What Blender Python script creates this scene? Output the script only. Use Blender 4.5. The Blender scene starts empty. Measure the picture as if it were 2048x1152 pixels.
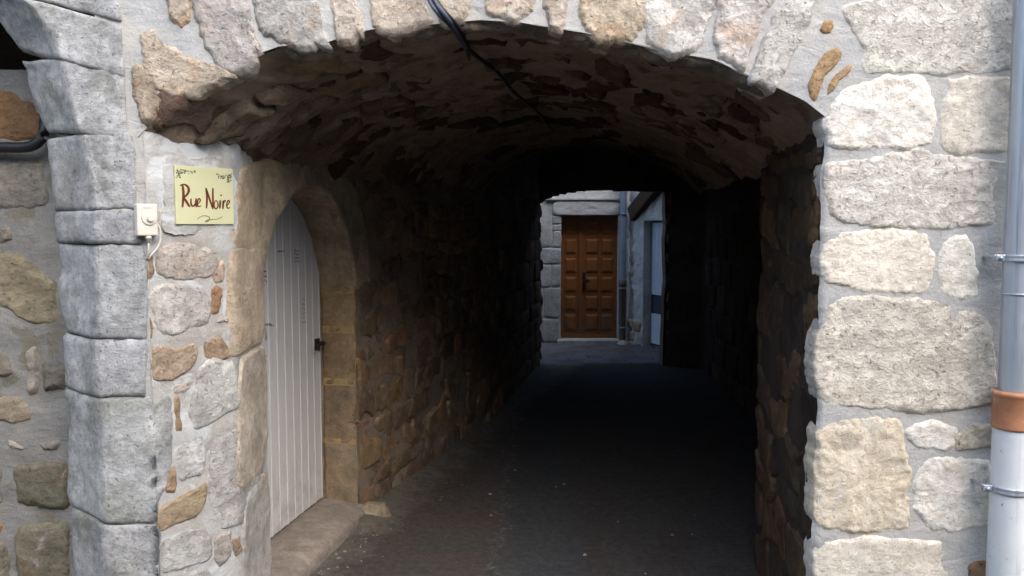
import bpy, math, random
import numpy as np
from mathutils import Vector

R_ = math.radians
random.seed(7)
SC = bpy.context.scene
COL = SC.collection

# ------------------------------------------------------------------ camera
CAM_Z = 1.70
PITCH = 4.22                      # degrees below the horizon
F_PX = 1707.0                     # 30 mm lens on the 2048 px wide photograph
cam_d = bpy.data.cameras.new('camera')
cam_d.lens = 30.0
cam_d.sensor_width = 36.0
cam_d.clip_start = 0.05
cam_d.clip_end = 600.0
cam = bpy.data.objects.new('camera', cam_d)
COL.objects.link(cam)
cam.location = (0, 0, CAM_Z)
cam.rotation_euler = (R_(90 - PITCH), 0, 0)
SC.camera = cam

# ------------------------------------------------------------------ light
SUN_EL, SUN_AZ = 43.0, 31.0       # height; degrees to the right of straight behind the camera
world = bpy.data.worlds.new('World')
SC.world = world
world.use_nodes = True
wn = world.node_tree
wn.nodes.clear()
w_out = wn.nodes.new('ShaderNodeOutputWorld')
w_bg = wn.nodes.new('ShaderNodeBackground')
w_sky = wn.nodes.new('ShaderNodeTexSky')
w_sky.sky_type = 'NISHITA'
w_sky.sun_disc = False
w_sky.sun_elevation = R_(SUN_EL)
w_sky.sun_rotation = R_(180 - SUN_AZ)
w_sky.air_density = 1.0
w_sky.dust_density = 2.0
w_bg.inputs['Strength'].default_value = 0.15
wn.links.new(w_sky.outputs[0], w_bg.inputs[0])
wn.links.new(w_bg.outputs[0], w_out.inputs[0])

sun_d = bpy.data.lights.new('sun', 'SUN')
sun_d.energy = 1.5
sun_d.angle = R_(90)
sun_d.color = (1.0, 0.93, 0.84)
sun = bpy.data.objects.new('sun', sun_d)
COL.objects.link(sun)
sdir = Vector((math.sin(R_(SUN_AZ)) * math.cos(R_(SUN_EL)),
               -math.cos(R_(SUN_AZ)) * math.cos(R_(SUN_EL)),
               math.sin(R_(SUN_EL))))
sun.rotation_euler = sdir.to_track_quat('Z', 'Y').to_euler()
sun.location = sdir * 20

SC.view_settings.view_transform = 'Standard'
SC.view_settings.look = 'None'
SC.view_settings.exposure = 1.75
SC.view_settings.gamma = 1.0
SC.view_settings.use_curve_mapping = False
SC.render.engine = 'CYCLES'
SC.cycles.use_denoising = True
SC.cycles.max_bounces = 8
SC.cycles.diffuse_bounces = 5

# ------------------------------------------------------------------ helpers: numbers
def lin(r, g=None, b=None):
    if g is None:
        r, g, b = r
    f = lambda c: (c / 255 / 12.92) if c / 255 <= 0.04045 else ((c / 255 + 0.055) / 1.055) ** 2.4
    return (f(r), f(g), f(b))

def _hash(ix, iy, iz, s):
    h = (ix.astype(np.int64) * 374761393 + iy.astype(np.int64) * 668265263 + iz.astype(np.int64) * 2147483647 + s * 974711) & 0xffffffff
    h = ((h ^ (h >> 13)) * 1274126177) & 0xffffffff
    h = ((h ^ (h >> 16)) * 2246822519) & 0xffffffff
    return ((h ^ (h >> 15)) & 0xffff) / 32767.5 - 1.0

def vnoise(P, s=0):
    f = np.floor(P); t = P - f; f = f.astype(np.int64)
    t = t * t * (3 - 2 * t)
    out = 0
    for dx in (0, 1):
        wx = t[:, 0] if dx else 1 - t[:, 0]
        for dy in (0, 1):
            wy = t[:, 1] if dy else 1 - t[:, 1]
            for dz in (0, 1):
                wz = t[:, 2] if dz else 1 - t[:, 2]
                out = out + wx * wy * wz * _hash(f[:, 0] + dx, f[:, 1] + dy, f[:, 2] + dz, s)
    return out

def fbm(P, scale, oct=4, s=0, gain=0.5):
    P = np.asarray(P, float) * scale
    a, o, n = 1.0, 0.0, 0.0
    for k in range(oct):
        o = o + a * vnoise(P + 17.3 * k, s + k)
        n += a
        a *= gain
        P = P * 2.03
    return o / n

def ridged(P, scale, oct=4, s=0):
    P = np.asarray(P, float) * scale
    a, o, n = 1.0, 0.0, 0.0
    for k in range(oct):
        o = o + a * (1 - 2 * np.abs(vnoise(P + 9.1 * k, s + k)))
        n += a; a *= 0.5; P = P * 2.1
    return o / n

def sstep(x, a, b):
    t = np.clip((x - a) / (b - a), 0, 1)
    return t * t * (3 - 2 * t)

_c, _s = math.cos(R_(PITCH)), math.sin(R_(PITCH))
def ray(px, py):
    """direction through a point of the 2048 x 1152 photograph"""
    a, b = (px - 1024) / F_PX, -(py - 576) / F_PX
    return Vector((a, _c + b * _s, b * _c - _s))

def at_y(px, py, Y):
    d = ray(px, py)
    k = Y / d.y
    return Vector((d.x * k, Y, CAM_Z + d.z * k))

def at_z(px, py, Z=0.0):
    d = ray(px, py)
    k = (Z - CAM_Z) / d.z
    return Vector((d.x * k, d.y * k, Z))

# ------------------------------------------------------------------ helpers: objects
def link_mesh(name, V, F, mat, parent=None, color=None, smooth=True):
    me = bpy.data.meshes.new(name)
    me.from_pydata([tuple(map(float, v)) for v in V], [], [tuple(map(int, f)) for f in F])
    if smooth:
        me.polygons.foreach_set('use_smooth', [True] * len(me.polygons))
    me.materials.append(mat)
    me.update()
    o = bpy.data.objects.new(name, me)
    COL.objects.link(o)
    if parent is not None:
        o.parent = parent
    if color is not None:
        o.color = (color[0], color[1], color[2], 1)
    return o

def thing(name, label, cat, loc=(0, 0, 0), group=None):
    o = bpy.data.objects.new(name, None)
    o.empty_display_size = 0.1
    COL.objects.link(o)
    tag(o, label, cat, group)
    return o

def tag(o, label=None, cat=None, group=None, kind=None):
    if label: o['label'] = label
    if cat: o['category'] = cat
    if group: o['group'] = group
    if kind: o['kind'] = kind
    return o

def grid_faces(nu, nv, closed=False):
    F = []
    for i in range(nu if closed else nu - 1):
        i2 = (i + 1) % nu
        for j in range(nv - 1):
            F.append((i * nv + j, i2 * nv + j, i2 * nv + j + 1, i * nv + j + 1))
    return F

def box_geo(x0, x1, y0, y1, z0, z1, V=None, F=None):
    V = [] if V is None else V
    F = [] if F is None else F
    b = len(V)
    V += [(x0, y0, z0), (x1, y0, z0), (x1, y1, z0), (x0, y1, z0), (x0, y0, z1), (x1, y0, z1), (x1, y1, z1), (x0, y1, z1)]
    F += [tuple(b + i for i in f) for f in ((0, 3, 2, 1), (4, 5, 6, 7), (0, 1, 5, 4), (1, 2, 6, 5), (2, 3, 7, 6), (3, 0, 4, 7))]
    return V, F

def bevel(o, w=0.004, seg=2):
    m = o.modifiers.new('bevel', 'BEVEL')
    m.width = w
    m.segments = seg
    m.limit_method = 'ANGLE'
    return o

def tube(name, pts, rad, mat, parent=None, n=10, color=None, caps=True, dent=None, smooth_pts=0):
    P = [Vector(p) for p in pts]
    for _ in range(smooth_pts):
        Q = [P[0]]
        for a, b in zip(P[:-1], P[1:]):
            Q += [a * .75 + b * .25, a * .25 + b * .75]
        Q.append(P[-1]); P = Q
    rads = rad if isinstance(rad, (list, tuple)) else [rad] * len(P)
    V, F = [], []
    up = Vector((0.13, 0.31, 0.94))
    for i, p in enumerate(P):
        t = (P[min(i + 1, len(P) - 1)] - P[max(i - 1, 0)]).normalized()
        if abs(t.dot(up)) > 0.97:
            up = Vector((1, 0.2, 0)).normalized()
        a = t.cross(up).normalized(); b = t.cross(a).normalized()
        up = -b if False else up
        for k in range(n):
            q = 2 * math.pi * k / n
            V.append(p + (a * math.cos(q) + b * math.sin(q)) * rads[i])
    for i in range(len(P) - 1):
        for k in range(n):
            k2 = (k + 1) % n
            F.append((i * n + k, i * n + k2, (i + 1) * n + k2, (i + 1) * n + k))
    if caps:
        F.append(tuple(range(n - 1, -1, -1)))
        F.append(tuple((len(P) - 1) * n + k for k in range(n)))
    return link_mesh(name, V, F, mat, parent, color)

def lathe(name, prof, cx, cy, mat, parent, n=40, color=None, jitter=None):
    V, F = [], []
    for r, z in prof:
        for k in range(n):
            q = 2 * math.pi * k / n
            rr = r if jitter is None else r + jitter(q, z)
            V.append((cx + rr * math.cos(q), cy + rr * math.sin(q), z))
    for i in range(len(prof) - 1):
        for k in range(n):
            k2 = (k + 1) % n
            F.append((i * n + k, i * n + k2, (i + 1) * n + k2, (i + 1) * n + k))
    return link_mesh(name, V, F, mat, parent, color)

# ------------------------------------------------------------------ helpers: materials
class NT:
    def __init__(self, name, rough=0.9, spec=0.25):
        self.m = bpy.data.materials.new(name)
        self.m.use_nodes = True
        self.t = self.m.node_tree
        self.b = self.t.nodes['Principled BSDF']
        self.b.inputs['Roughness'].default_value = rough
        self.b.inputs['Specular IOR Level'].default_value = spec
    def n(self, typ, **kw):
        nd = self.t.nodes.new(typ)
        for k, v in kw.items():
            setattr(nd, k, v)
        return nd
    def l(self, a, b):
        self.t.links.new(a, b)
    def coords(self, offset=True, scale=(1, 1, 1), rot=(0, 0, 0)):
        tc = self.n('ShaderNodeTexCoord')
        out = tc.outputs['Object']
        if offset:
            oi = self.n('ShaderNodeObjectInfo')
            mu = self.n('ShaderNodeMath', operation='MULTIPLY'); mu.inputs[1].default_value = 41.0
            self.l(oi.outputs['Random'], mu.inputs[0])
            ad = self.n('ShaderNodeVectorMath', operation='ADD')
            self.l(out, ad.inputs[0]); self.l(mu.outputs[0], ad.inputs[1])
            out = ad.outputs[0]
        if scale != (1, 1, 1) or rot != (0, 0, 0):
            mp = self.n('ShaderNodeMapping')
            mp.inputs['Scale'].default_value = scale
            mp.inputs['Rotation'].default_value = rot
            self.l(out, mp.inputs[0]); out = mp.outputs[0]
        return out
    def noise(self, co, scale, detail=6, rough=0.6, dist=0.0):
        nd = self.n('ShaderNodeTexNoise')
        nd.inputs['Scale'].default_value = scale
        nd.inputs['Detail'].default_value = detail
        nd.inputs['Roughness'].default_value = rough
        nd.inputs['Distortion'].default_value = dist
        self.l(co, nd.inputs['Vector'])
        return nd.outputs['Fac']
    def vor(self, co, scale, feat='F1', rand=1.0):
        nd = self.n('ShaderNodeTexVoronoi', feature=feat)
        nd.inputs['Scale'].default_value = scale
        nd.inputs['Randomness'].default_value = rand
        self.l(co, nd.inputs['Vector'])
        return nd.outputs['Distance']
    def rng(self, v, a, b, c=0.0, d=1.0, smooth=False):
        nd = self.n('ShaderNodeMapRange')
        if smooth: nd.interpolation_type = 'SMOOTHSTEP'
        for i, x in zip((1, 2, 3, 4), (a, b, c, d)):
            nd.inputs[i].default_value = x
        self.l(v, nd.inputs[0])
        return nd.outputs[0]
    def math(self, op, a, b):
        nd = self.n('ShaderNodeMath', operation=op)
        for i, x in enumerate((a, b)):
            if isinstance(x, (int, float)): nd.inputs[i].default_value = x
            else: self.l(x, nd.inputs[i])
        return nd.outputs[0]
    def mix(self, fac, a, b, blend='MIX'):
        nd = self.n('ShaderNodeMix', data_type='RGBA', blend_type=blend)
        for i, x in ((0, fac), (6, a), (7, b)):
            if isinstance(x, (int, float)): nd.inputs[i].default_value = x
            elif isinstance(x, tuple): nd.inputs[i].default_value = (x[0], x[1], x[2], 1)
            else: self.l(x, nd.inputs[i])
        return nd.outputs[2]
    def gain(self, col, v, a, b, lo, hi):
        """multiply a colour by lo..hi as v goes a..b"""
        g = self.rng(v, a, b, lo, hi)
        nd = self.n('ShaderNodeVectorMath', operation='SCALE')
        self.l(col, nd.inputs[0]); self.l(g, nd.inputs['Scale'])
        return nd.outputs[0]
    def bump(self, h, strength=0.6, dist=0.01, normal=None):
        nd = self.n('ShaderNodeBump')
        nd.inputs['Strength'].default_value = strength
        nd.inputs['Distance'].default_value = dist
        self.l(h, nd.inputs['Height'])
        if normal is not None: self.l(normal, nd.inputs['Normal'])
        return nd.outputs[0]
    def done(self, col, normal=None, rough=None):
        if isinstance(col, tuple): self.b.inputs['Base Color'].default_value = (*col, 1)
        else: self.l(col, self.b.inputs['Base Color'])
        if normal is not None: self.l(normal, self.b.inputs['Normal'])
        if rough is not None: self.l(rough, self.b.inputs['Roughness'])
        return self.m

def obj_color(M):
    return M.n('ShaderNodeObjectInfo').outputs['Color']

def mat_stone(name, stain=(0.42, 0.25, 0.10), stain_amt=0.35, lime=(0.6, 0.59, 0.57), lime_at=0.62, lime_amt=0.6,
              pit=0.5, contrast=0.3, bump=0.8, bscale=1.0, speck=None, green=0.0):
    M = NT(name, 0.92, 0.2)
    co = M.coords(True)
    big = M.noise(co, 5.0, 5, 0.6, 0.3)
    mid = M.noise(co, 15.0 * bscale, 12, 0.72)
    fine = M.noise(co, 130.0 * bscale, 6, 0.75)
    c = M.gain(obj_color(M), big, 0.3, 0.7, 1 - contrast, 1 + contrast)
    st = M.rng(M.noise(co, 7.5, 6, 0.62, 0.6), 0.52, 0.70, 0, stain_amt)
    c = M.mix(st, c, M.mix(0.55, c, stain))
    chip = M.rng(M.noise(M.coords(True, (1, 1, 1.5), (0, 0.15, 0)), 19.0 * bscale, 12, 0.74), 0.44, 0.53, 0, 1)
    c = M.gain(c, chip, 0, 1, 0.90, 1.04)
    c = M.gain(c, mid, 0.28, 0.72, 0.76, 1.22)
    c = M.gain(c, fine, 0.25, 0.75, 0.78, 1.22)
    lm = M.rng(M.noise(co, 4.2, 9, 0.68, 0.8), lime_at, lime_at + 0.07, 0, lime_amt)
    c = M.mix(lm, c, lime)
    pits = M.rng(M.noise(co, 62.0 * bscale, 4, 0.6, 0.4), 0.30, 0.40, 1, 0)
    c = M.mix(M.math('MULTIPLY', pits, pit), c, M.mix(0.75, c, (0.03, 0.025, 0.02)))
    if speck:
        sp = M.rng(M.noise(co, 170.0, 3, 0.6), 0.66, 0.72, 0, 0.8)
        c = M.mix(sp, c, speck)
    if green:
        gz = M.rng(M.noise(co, 3.1, 7, 0.65), 0.5, 0.66, 0, green)
        c = M.mix(gz, c, (0.10, 0.105, 0.05))
    h = M.math('ADD', M.math('MULTIPLY', mid, 0.8), M.math('MULTIPLY', fine, 0.34))
    h = M.math('ADD', h, M.math('MULTIPLY', chip, 0.14))
    h = M.math('SUBTRACT', h, M.math('MULTIPLY', pits, 0.35))
    return M.done(c, M.bump(h, bump, 0.018 / bscale))

def mat_mortar(name, col, col2, rot=0.5, patch=None, bump=0.6, patch_at=0.55):
    M = NT(name, 0.93, 0.2)
    co = M.coords(True)
    cs = M.coords(True, (8.0, 8.0, 17.0), (0, rot, 0))
    sm = M.noise(cs, 1.0, 5, 0.6, 0.9)
    big = M.noise(co, 3.2, 6, 0.62, 0.4)
    fine = M.noise(co, 120.0, 5, 0.7)
    c = M.mix(M.rng(big, 0.38, 0.62), col, col2)
    c = M.gain(c, sm, 0.25, 0.75, 0.84, 1.14)
    c = M.gain(c, fine, 0.25, 0.75, 0.84, 1.16)
    if patch:
        p = M.rng(M.noise(co, 4.6, 9, 0.66, 0.8), patch_at, patch_at + 0.05, 0, 0.85)
        c = M.mix(p, c, patch)
    sand = M.rng(M.noise(co, 210.0, 2, 0.5), 0.68, 0.74, 0, 0.45)
    c = M.mix(sand, c, (0.12, 0.10, 0.09))
    h = M.math('ADD', M.math('MULTIPLY', sm, 0.8), M.math('MULTIPLY', fine, 0.25))
    h = M.math('ADD', h, M.math('MULTIPLY', M.noise(co, 22.0, 10, 0.7), 0.8))
    return M.done(c, M.bump(h, bump, 0.012))

def mat_plain(name, col, rough=0.6, spec=0.4, metal=0.0, var=0.12, scale=30.0, bump=0.0, dirt=None, dirt_at=0.6, use_obj=False):
    M = NT(name, rough, spec)
    M.b.inputs['Metallic'].default_value = metal
    co = M.coords(True)
    n = M.noise(co, scale, 6, 0.62)
    base = obj_color(M) if use_obj else None
    if base is None:
        rgb = M.n('ShaderNodeRGB'); rgb.outputs[0].default_value = (*col, 1); base = rgb.outputs[0]
    c = M.gain(base, n, 0.3, 0.7, 1 - var, 1 + var)
    if dirt:
        d = M.rng(M.noise(co, scale * 0.35, 8, 0.68, 0.5), dirt_at, dirt_at + 0.1, 0, 0.8)
        c = M.mix(d, c, dirt)
    r = M.rng(n, 0.3, 0.7, max(0, rough - 0.12), min(1, rough + 0.12))
    return M.done(c, M.bump(n, bump, 0.004) if bump else None, r)

M_PALE = mat_stone('pale limestone', stain=(0.52, 0.40, 0.25), stain_amt=0.30, lime=(0.68, 0.66, 0.61), lime_at=0.60, lime_amt=0.45, pit=0.45, contrast=0.10, bump=1.0)
M_PALE2 = mat_stone('fine pale limestone', stain=(0.50, 0.39, 0.24), stain_amt=0.5, lime=(0.64, 0.62, 0.58), lime_at=0.57, lime_amt=0.5, pit=0.5, contrast=0.10, bump=0.75, bscale=1.6)
M_VOUS = mat_stone('arch limestone', stain=(0.48, 0.24, 0.07), stain_amt=0.75, lime=(0.62, 0.61, 0.60), lime_at=0.60, lime_amt=0.5, pit=0.5, contrast=0.22, bump=1.0)
M_GREY = mat_stone('grey weathered sandstone', stain=(0.10, 0.105, 0.105), stain_amt=1.0, lime=(0.50, 0.52, 0.53), lime_at=0.58, lime_amt=0.5, pit=0.75, contrast=0.28, bump=0.8, bscale=1.5, speck=(0.62, 0.62, 0.60), green=0.45)
M_RUBBLE = mat_stone('rubble stone', stain=(0.33, 0.18, 0.08), stain_amt=0.5, lime=(0.42, 0.41, 0.39), lime_at=0.60, lime_amt=0.65, pit=0.5, contrast=0.28, bump=0.8)
M_TAN = mat_stone('tan dressed stone', stain=(0.46, 0.27, 0.11), stain_amt=0.5, lime=(0.55, 0.48, 0.38), lime_at=0.66, lime_amt=0.4, pit=0.45, contrast=0.3, bump=0.8, bscale=1.2)
M_BROWN = mat_stone('shaded brown rubble', stain=(0.11, 0.055, 0.028), stain_amt=0.6, lime=(0.17, 0.135, 0.105), lime_at=0.62, lime_amt=0.5, pit=0.6, contrast=0.35, bump=0.9)  # stain and lime kept dark, passage shade put into the colour
M_FAR = mat_stone('far dressed stone', stain=(0.25, 0.22, 0.18), stain_amt=0.4, lime=(0.5, 0.5, 0.48), lime_at=0.62, lime_amt=0.4, pit=0.4, contrast=0.2, bump=0.6)
M_MORTAR = mat_mortar('grey cement mortar', (0.355, 0.36, 0.355), (0.43, 0.425, 0.405), 0.5, patch=(0.40, 0.385, 0.35), bump=0.7)
M_PLASTER = mat_mortar('patchy lime plaster', (0.41, 0.415, 0.405), (0.32, 0.30, 0.27), 0.3, patch=(0.48, 0.50, 0.51), bump=0.6, patch_at=0.53)
M_INFILL = mat_mortar('old grey infill mortar', (0.175, 0.18, 0.175), (0.24, 0.235, 0.22), 0.3, patch=(0.16, 0.15, 0.115), bump=0.8)
M_SHADE = mat_mortar('brown passage mortar', (0.105, 0.078, 0.058), (0.15, 0.115, 0.088), 0.2, patch=(0.07, 0.046, 0.032), bump=1.0)  # mortar darkened to carry the shade of the unlit passage
M_RWALL = mat_mortar('shaded wall mortar', (0.042, 0.032, 0.025), (0.06, 0.046, 0.036), 0.2, patch=(0.03, 0.021, 0.015), bump=0.9)  # darker than the left wall: its shade put into the colour
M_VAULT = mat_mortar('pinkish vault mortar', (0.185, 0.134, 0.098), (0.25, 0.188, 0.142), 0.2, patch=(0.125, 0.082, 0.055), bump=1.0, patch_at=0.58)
M_LWALL = mat_mortar('passage wall mortar', (0.22, 0.17, 0.128), (0.29, 0.225, 0.17), 0.2, patch=(0.15, 0.104, 0.07), bump=0.9)  # paler than the right wall: light from the street put into the tone
M_FARPL = mat_mortar('far rough render', (0.50, 0.515, 0.53), (0.58, 0.595, 0.61), 0.3, patch=(0.38, 0.38, 0.375), bump=1.0, patch_at=0.6)  # bluish cast of the yard's skylight mixed into this render
M_YELLOW = mat_mortar('yellow lime joint', (0.42, 0.30, 0.13), (0.37, 0.27, 0.13), 0.3)

# ------------------------------------------------------------------ frames: where a wall is
class Plane:
    """vertical plane y = Y seen from -y; u = x"""
    def __init__(self, Y): self.Y = Y
    def P(self, u, v, h):
        return np.stack([u, self.Y - h, v], 1)
    def px(self, x, y):
        p = at_y(x, y, self.Y)
        return (p.x, p.z)

class Poly:
    """vertical wall over a plan polyline; u = length along it; h towards the passage (side = +1 right of travel)"""
    def __init__(self, pts, side=1, smooth=0.05):
        pts = np.array(pts, float)
        d = np.concatenate([[0], np.cumsum(np.hypot(*(pts[1:] - pts[:-1]).T))])
        self.L = d[-1]
        self.us = np.arange(0, self.L + 0.005, 0.01)
        X = np.interp(self.us, d, pts[:, 0]); Y = np.interp(self.us, d, pts[:, 1])
        k = max(1, int(smooth / 0.01))
        ker = np.ones(2 * k + 1) / (2 * k + 1)
        def sm(a):
            pa = np.concatenate([2 * a[0] - a[k:0:-1], a, 2 * a[-1] - a[-2:-k - 2:-1]])
            return np.convolve(pa, ker, 'valid')
        self.X, self.Y = sm(X), sm(Y)
        tx, ty = np.gradient(self.X), np.gradient(self.Y)
        n = np.hypot(tx, ty)
        self.NX, self.NY = side * ty / n, -side * tx / n
        self.marks = d
    def pos(self, u):
        return np.interp(u, self.us, self.X), np.interp(u, self.us, self.Y), np.interp(u, self.us, self.NX), np.interp(u, self.us, self.NY)
    def P(self, u, v, h):
        x, y, nx, ny = self.pos(u)
        ext0 = np.minimum(u, 0)
        return np.stack([x + nx * h, y + ny * h, v], 1)
    def px(self, x, y, umin=0.0, umax=1e9):
        d = ray(x, y)
        m = (self.us >= umin) & (self.us <= umax)
        cr = self.X[m] * d.y - self.Y[m] * d.x
        i = int(np.argmin(np.abs(cr)))
        u = self.us[m][i]
        if 0 < i < len(cr) - 1 and cr[i + 1] != cr[i - 1]:
            u = u - cr[i] / ((cr[i + 1] - cr[i - 1]) / 0.02)
        xx, yy, _, _ = self.pos(np.array([u]))
        k = yy[0] / d.y
        return (float(u), CAM_Z + d.z * k)

# ------------------------------------------------------------------ stone builder
def resample(poly, n):
    P = np.array(poly, float)
    Q = np.roll(P, -1, 0)
    P = np.stack([P * .88 + Q * .12, P * .12 + Q * .88], 1).reshape(-1, 2)
    Q = np.vstack([P, P[:1]])
    d = np.concatenate([[0], np.cumsum(np.hypot(*(Q[1:] - Q[:-1]).T))])
    t = np.linspace(0, d[-1], n, endpoint=False)
    return np.stack([np.interp(t, d, Q[:, 0]), np.interp(t, d, Q[:, 1])], 1)

RINGS_HI = [1.0, 1.0, .988, .975, .96, .94, .915, .885, .85, .81, .765, .715, .66, .60, .54, .475, .41, .34, .27, .20, .13, .06]
RINGS_MD = [1.0, 1.0, .97, .92, .84, .72, .56, .38, .18]
RINGS_LO = [1.0, 1.0, .92, .72, .4]
_seed = [11]
def stone(name, poly, frame, mat, parent, color, proud=0.012, depth=0.06, rough=0.006, rnd=0.02, bulge=0.0,
          n=72, rings=RINGS_HI, edge=0.004, tilt=(0, 0), smooth=True, fr=14.0, margin=0.009, sink=0.010, facets=5):
    _seed[0] += 1
    s = _seed[0]
    B = resample(poly, n)
    c = B.mean(0)
    D = B - c
    r = np.hypot(D[:, 0], D[:, 1])
    e = fbm(np.c_[B * 1.0, np.full(n, s * 3.7)], 16, 4, s) * edge * 2.2 + fbm(np.c_[B * 1.0, np.full(n, s * 2.1)], 70, 3, s + 3) * edge * 0.9
    B = c + D * (1 + (e + margin) / np.maximum(r, 1e-3))[:, None]
    D = B - c
    r = np.hypot(D[:, 0], D[:, 1])
    UV, H = [], []
    rg = random.Random(s)
    cuts = []
    for _ in range(facets):
        th = rg.uniform(0, 6.283)
        ext = float(np.max(D @ np.array([math.cos(th), math.sin(th)])))
        cuts.append((math.cos(th), math.sin(th), ext * rg.uniform(0.72, 0.95), rg.uniform(0.08, 0.28)))
    for k, q in enumerate(rings):
        UV.append(c + D * q)
        d = (1 - q) * r * 0.8
        t = np.clip(d / rnd, 0, 1)
        h = proud * t ** 0.7 - sink * (1 - t) ** 1.5
        h = h + bulge * (1 - q * q)
        for ca, sa, off, sl in cuts:
            h = np.minimum(h, proud + bulge + sl * (off - (UV[-1] - c) @ np.array([ca, sa])))
        h = h + tilt[0] * (c[0] - UV[-1][:, 0]) + tilt[1] * (c[1] - UV[-1][:, 1])
        if k == 0: h = np.full(n, -depth)
        H.append((h, t))
    UV.append(c[None, :]); H.append((np.array([proud + bulge]), np.array([1.0])))
    U = np.vstack(UV)
    h = np.concatenate([a for a, b in H]); w = np.concatenate([b for a, b in H])
    Q = np.c_[U, np.full(len(U), s * 1.37)]
    rel = fbm(Q, fr, 5, s) * 0.7 + ridged(Q, fr * 0.6, 4, s + 50) * 0.45 + fbm(Q, fr * 4.5, 3, s + 70) * 0.30 * np.clip(np.repeat(np.array(list(rings) + [0.0]), [n] * len(rings) + [1]) * 1.6 - 0.4, 0, 1)
    h = h + rough * rel * (0.75 + 0.25 * w) * (h > -depth * 0.9)
    V = frame.P(U[:, 0], U[:, 1], h)
    m = len(rings)
    F = []
    for k in range(m - 1):
        for i in range(n):
            j = (i + 1) % n
            F.append((k * n + i, k * n + j, (k + 1) * n + j, (k + 1) * n + i))
    b = (m - 1) * n
    for i in range(n):
        F.append((b + i, b + (i + 1) % n, m * n))
    return link_mesh(name, V, F, mat, parent, color, smooth)

def vary(c, a=0.12):
    k = 1 + random.uniform(-a, a)
    return tuple(max(0.005, x * k * (1 + random.uniform(-a, a) * 0.25)) for x in c)

def courses(frame, u0, u1, v0, v1, ch, ln, gap, pick, mat, parent, skip=None, name='stone', keep=1.0, jit=0.09, wob=0.0, **kw):
    """coursed rubble: rows of uneven stones"""
    out = []
    v = v0
    while v < v1 - ch[0] * 0.5:
        h = min(random.uniform(*ch), v1 - v)
        u = u0 - random.uniform(0, ln[0])
        while u < u1:
            L = random.uniform(*ln)
            a, b = max(u, u0), min(u + L, u1)
            u += L
            if b - a < 0.05: continue
            if skip and skip((a + b) / 2, v + h / 2, (b - a), h): continue
            if random.random() > keep: continue
            j = lambda s=1.0: random.uniform(-1, 1) * min(h, b - a) * jit * s
            g = gap / 2
            dv = lambda q: wob * math.sin(q * 4.3 + v * 1.7) + wob * 0.6 * math.sin(q * 9.7 + v * 5.1)
            rot = random.uniform(-1, 1) * wob * 1.2
            p = [(a + g + j(), v + g + j()), ((a * 2 + b) / 3, v + g + j()), ((a + 2 * b) / 3, v + g + j()), (b - g + j(), v + g + j()),
                 (b - g + j(), v + h / 2), (b - g + j(), v + h - g + j()), ((a + 2 * b) / 3, v + h - g + j()), ((a * 2 + b) / 3, v + h - g + j()),
                 (a + g + j(), v + h - g + j()), (a + g + j(), v + h / 2)]
            if wob: p = [(pu, pv + dv(pu) + rot * (pu - (a + b) / 2) / (b - a)) for pu, pv in p]
            col = vary(random.choice(pick), 0.22)
            k = dict(kw)
            if 'proud_r' in k:
                k['proud'] = random.uniform(*k.pop('proud_r'))
            if 'tilt_r' in k:
                tr = k.pop('tilt_r'); k['tilt'] = (random.uniform(-tr, tr), random.uniform(-tr, tr))
            out.append(stone(name, p, frame, mat, parent, col, **k))
        v += h
    return out

# ================================================================== PLAN
YF = 3.05                                         # street front of the house
FRONT = Plane(YF)
A = [(-1.304, YF), (-1.093, 3.345), (-1.100, 3.76), (-0.90, 4.87), (-0.52, 6.05), (-0.20, 7.20), (0.33, 10.22)]
LEFT = Poly(A, 1, 0.03)
U_A1, U_A2, U_A3 = LEFT.marks[1], LEFT.marks[2], LEFT.marks[3]
Bv = [(1.112, YF), (1.25, 4.4), (1.85, 10.22)]              # right springing of the vault
Bp = [(1.112, YF), (1.236, 4.25), (1.95, 4.33), (2.25, 9.9), (1.85, 10.22)]   # right wall: steps back behind the front pier
RIGHT = Poly(Bp, -1, 0.03)
def xl(y): return np.interp(y, [a[1] for a in A], [a[0] for a in A])
def xr(y): return np.interp(y, [a[1] for a in Bv], [a[0] for a in Bv])

# arch line of the street opening, read on the front plane
ARCH_PX = [(258, 275), (300, 232), (350, 187), (400, 160), (450, 140), (510, 110), (560, 92), (640, 90), (700, 68), (760, 55), (850, 50), (960, 40),
           (1040, 45), (1100, 55), (1170, 66), (1260, 86), (1330, 104), (1430, 120), (1500, 155), (1560, 178), (1610, 202), (1662, 243)]
ARCH = np.array([FRONT.px(*p) for p in ARCH_PX])
ARCH_U0, ARCH_U1 = ARCH[0, 0], ARCH[-1, 0]
def arch_z(x): return np.interp(x, ARCH[:, 0], ARCH[:, 1])
T_ARCH = (ARCH[:, 0] - ARCH_U0) / (ARCH_U1 - ARCH_U0)
T_SM = np.linspace(0, 1, 60)
_z = np.interp(T_SM, T_ARCH, ARCH[:, 1])
Z_SM = np.convolve(np.concatenate([_z[0] * 2 - _z[4:0:-1], _z, _z[-1] * 2 - _z[-2:-6:-1]]), np.ones(9) / 9, 'valid')
Y_VEND = 7.0

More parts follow.
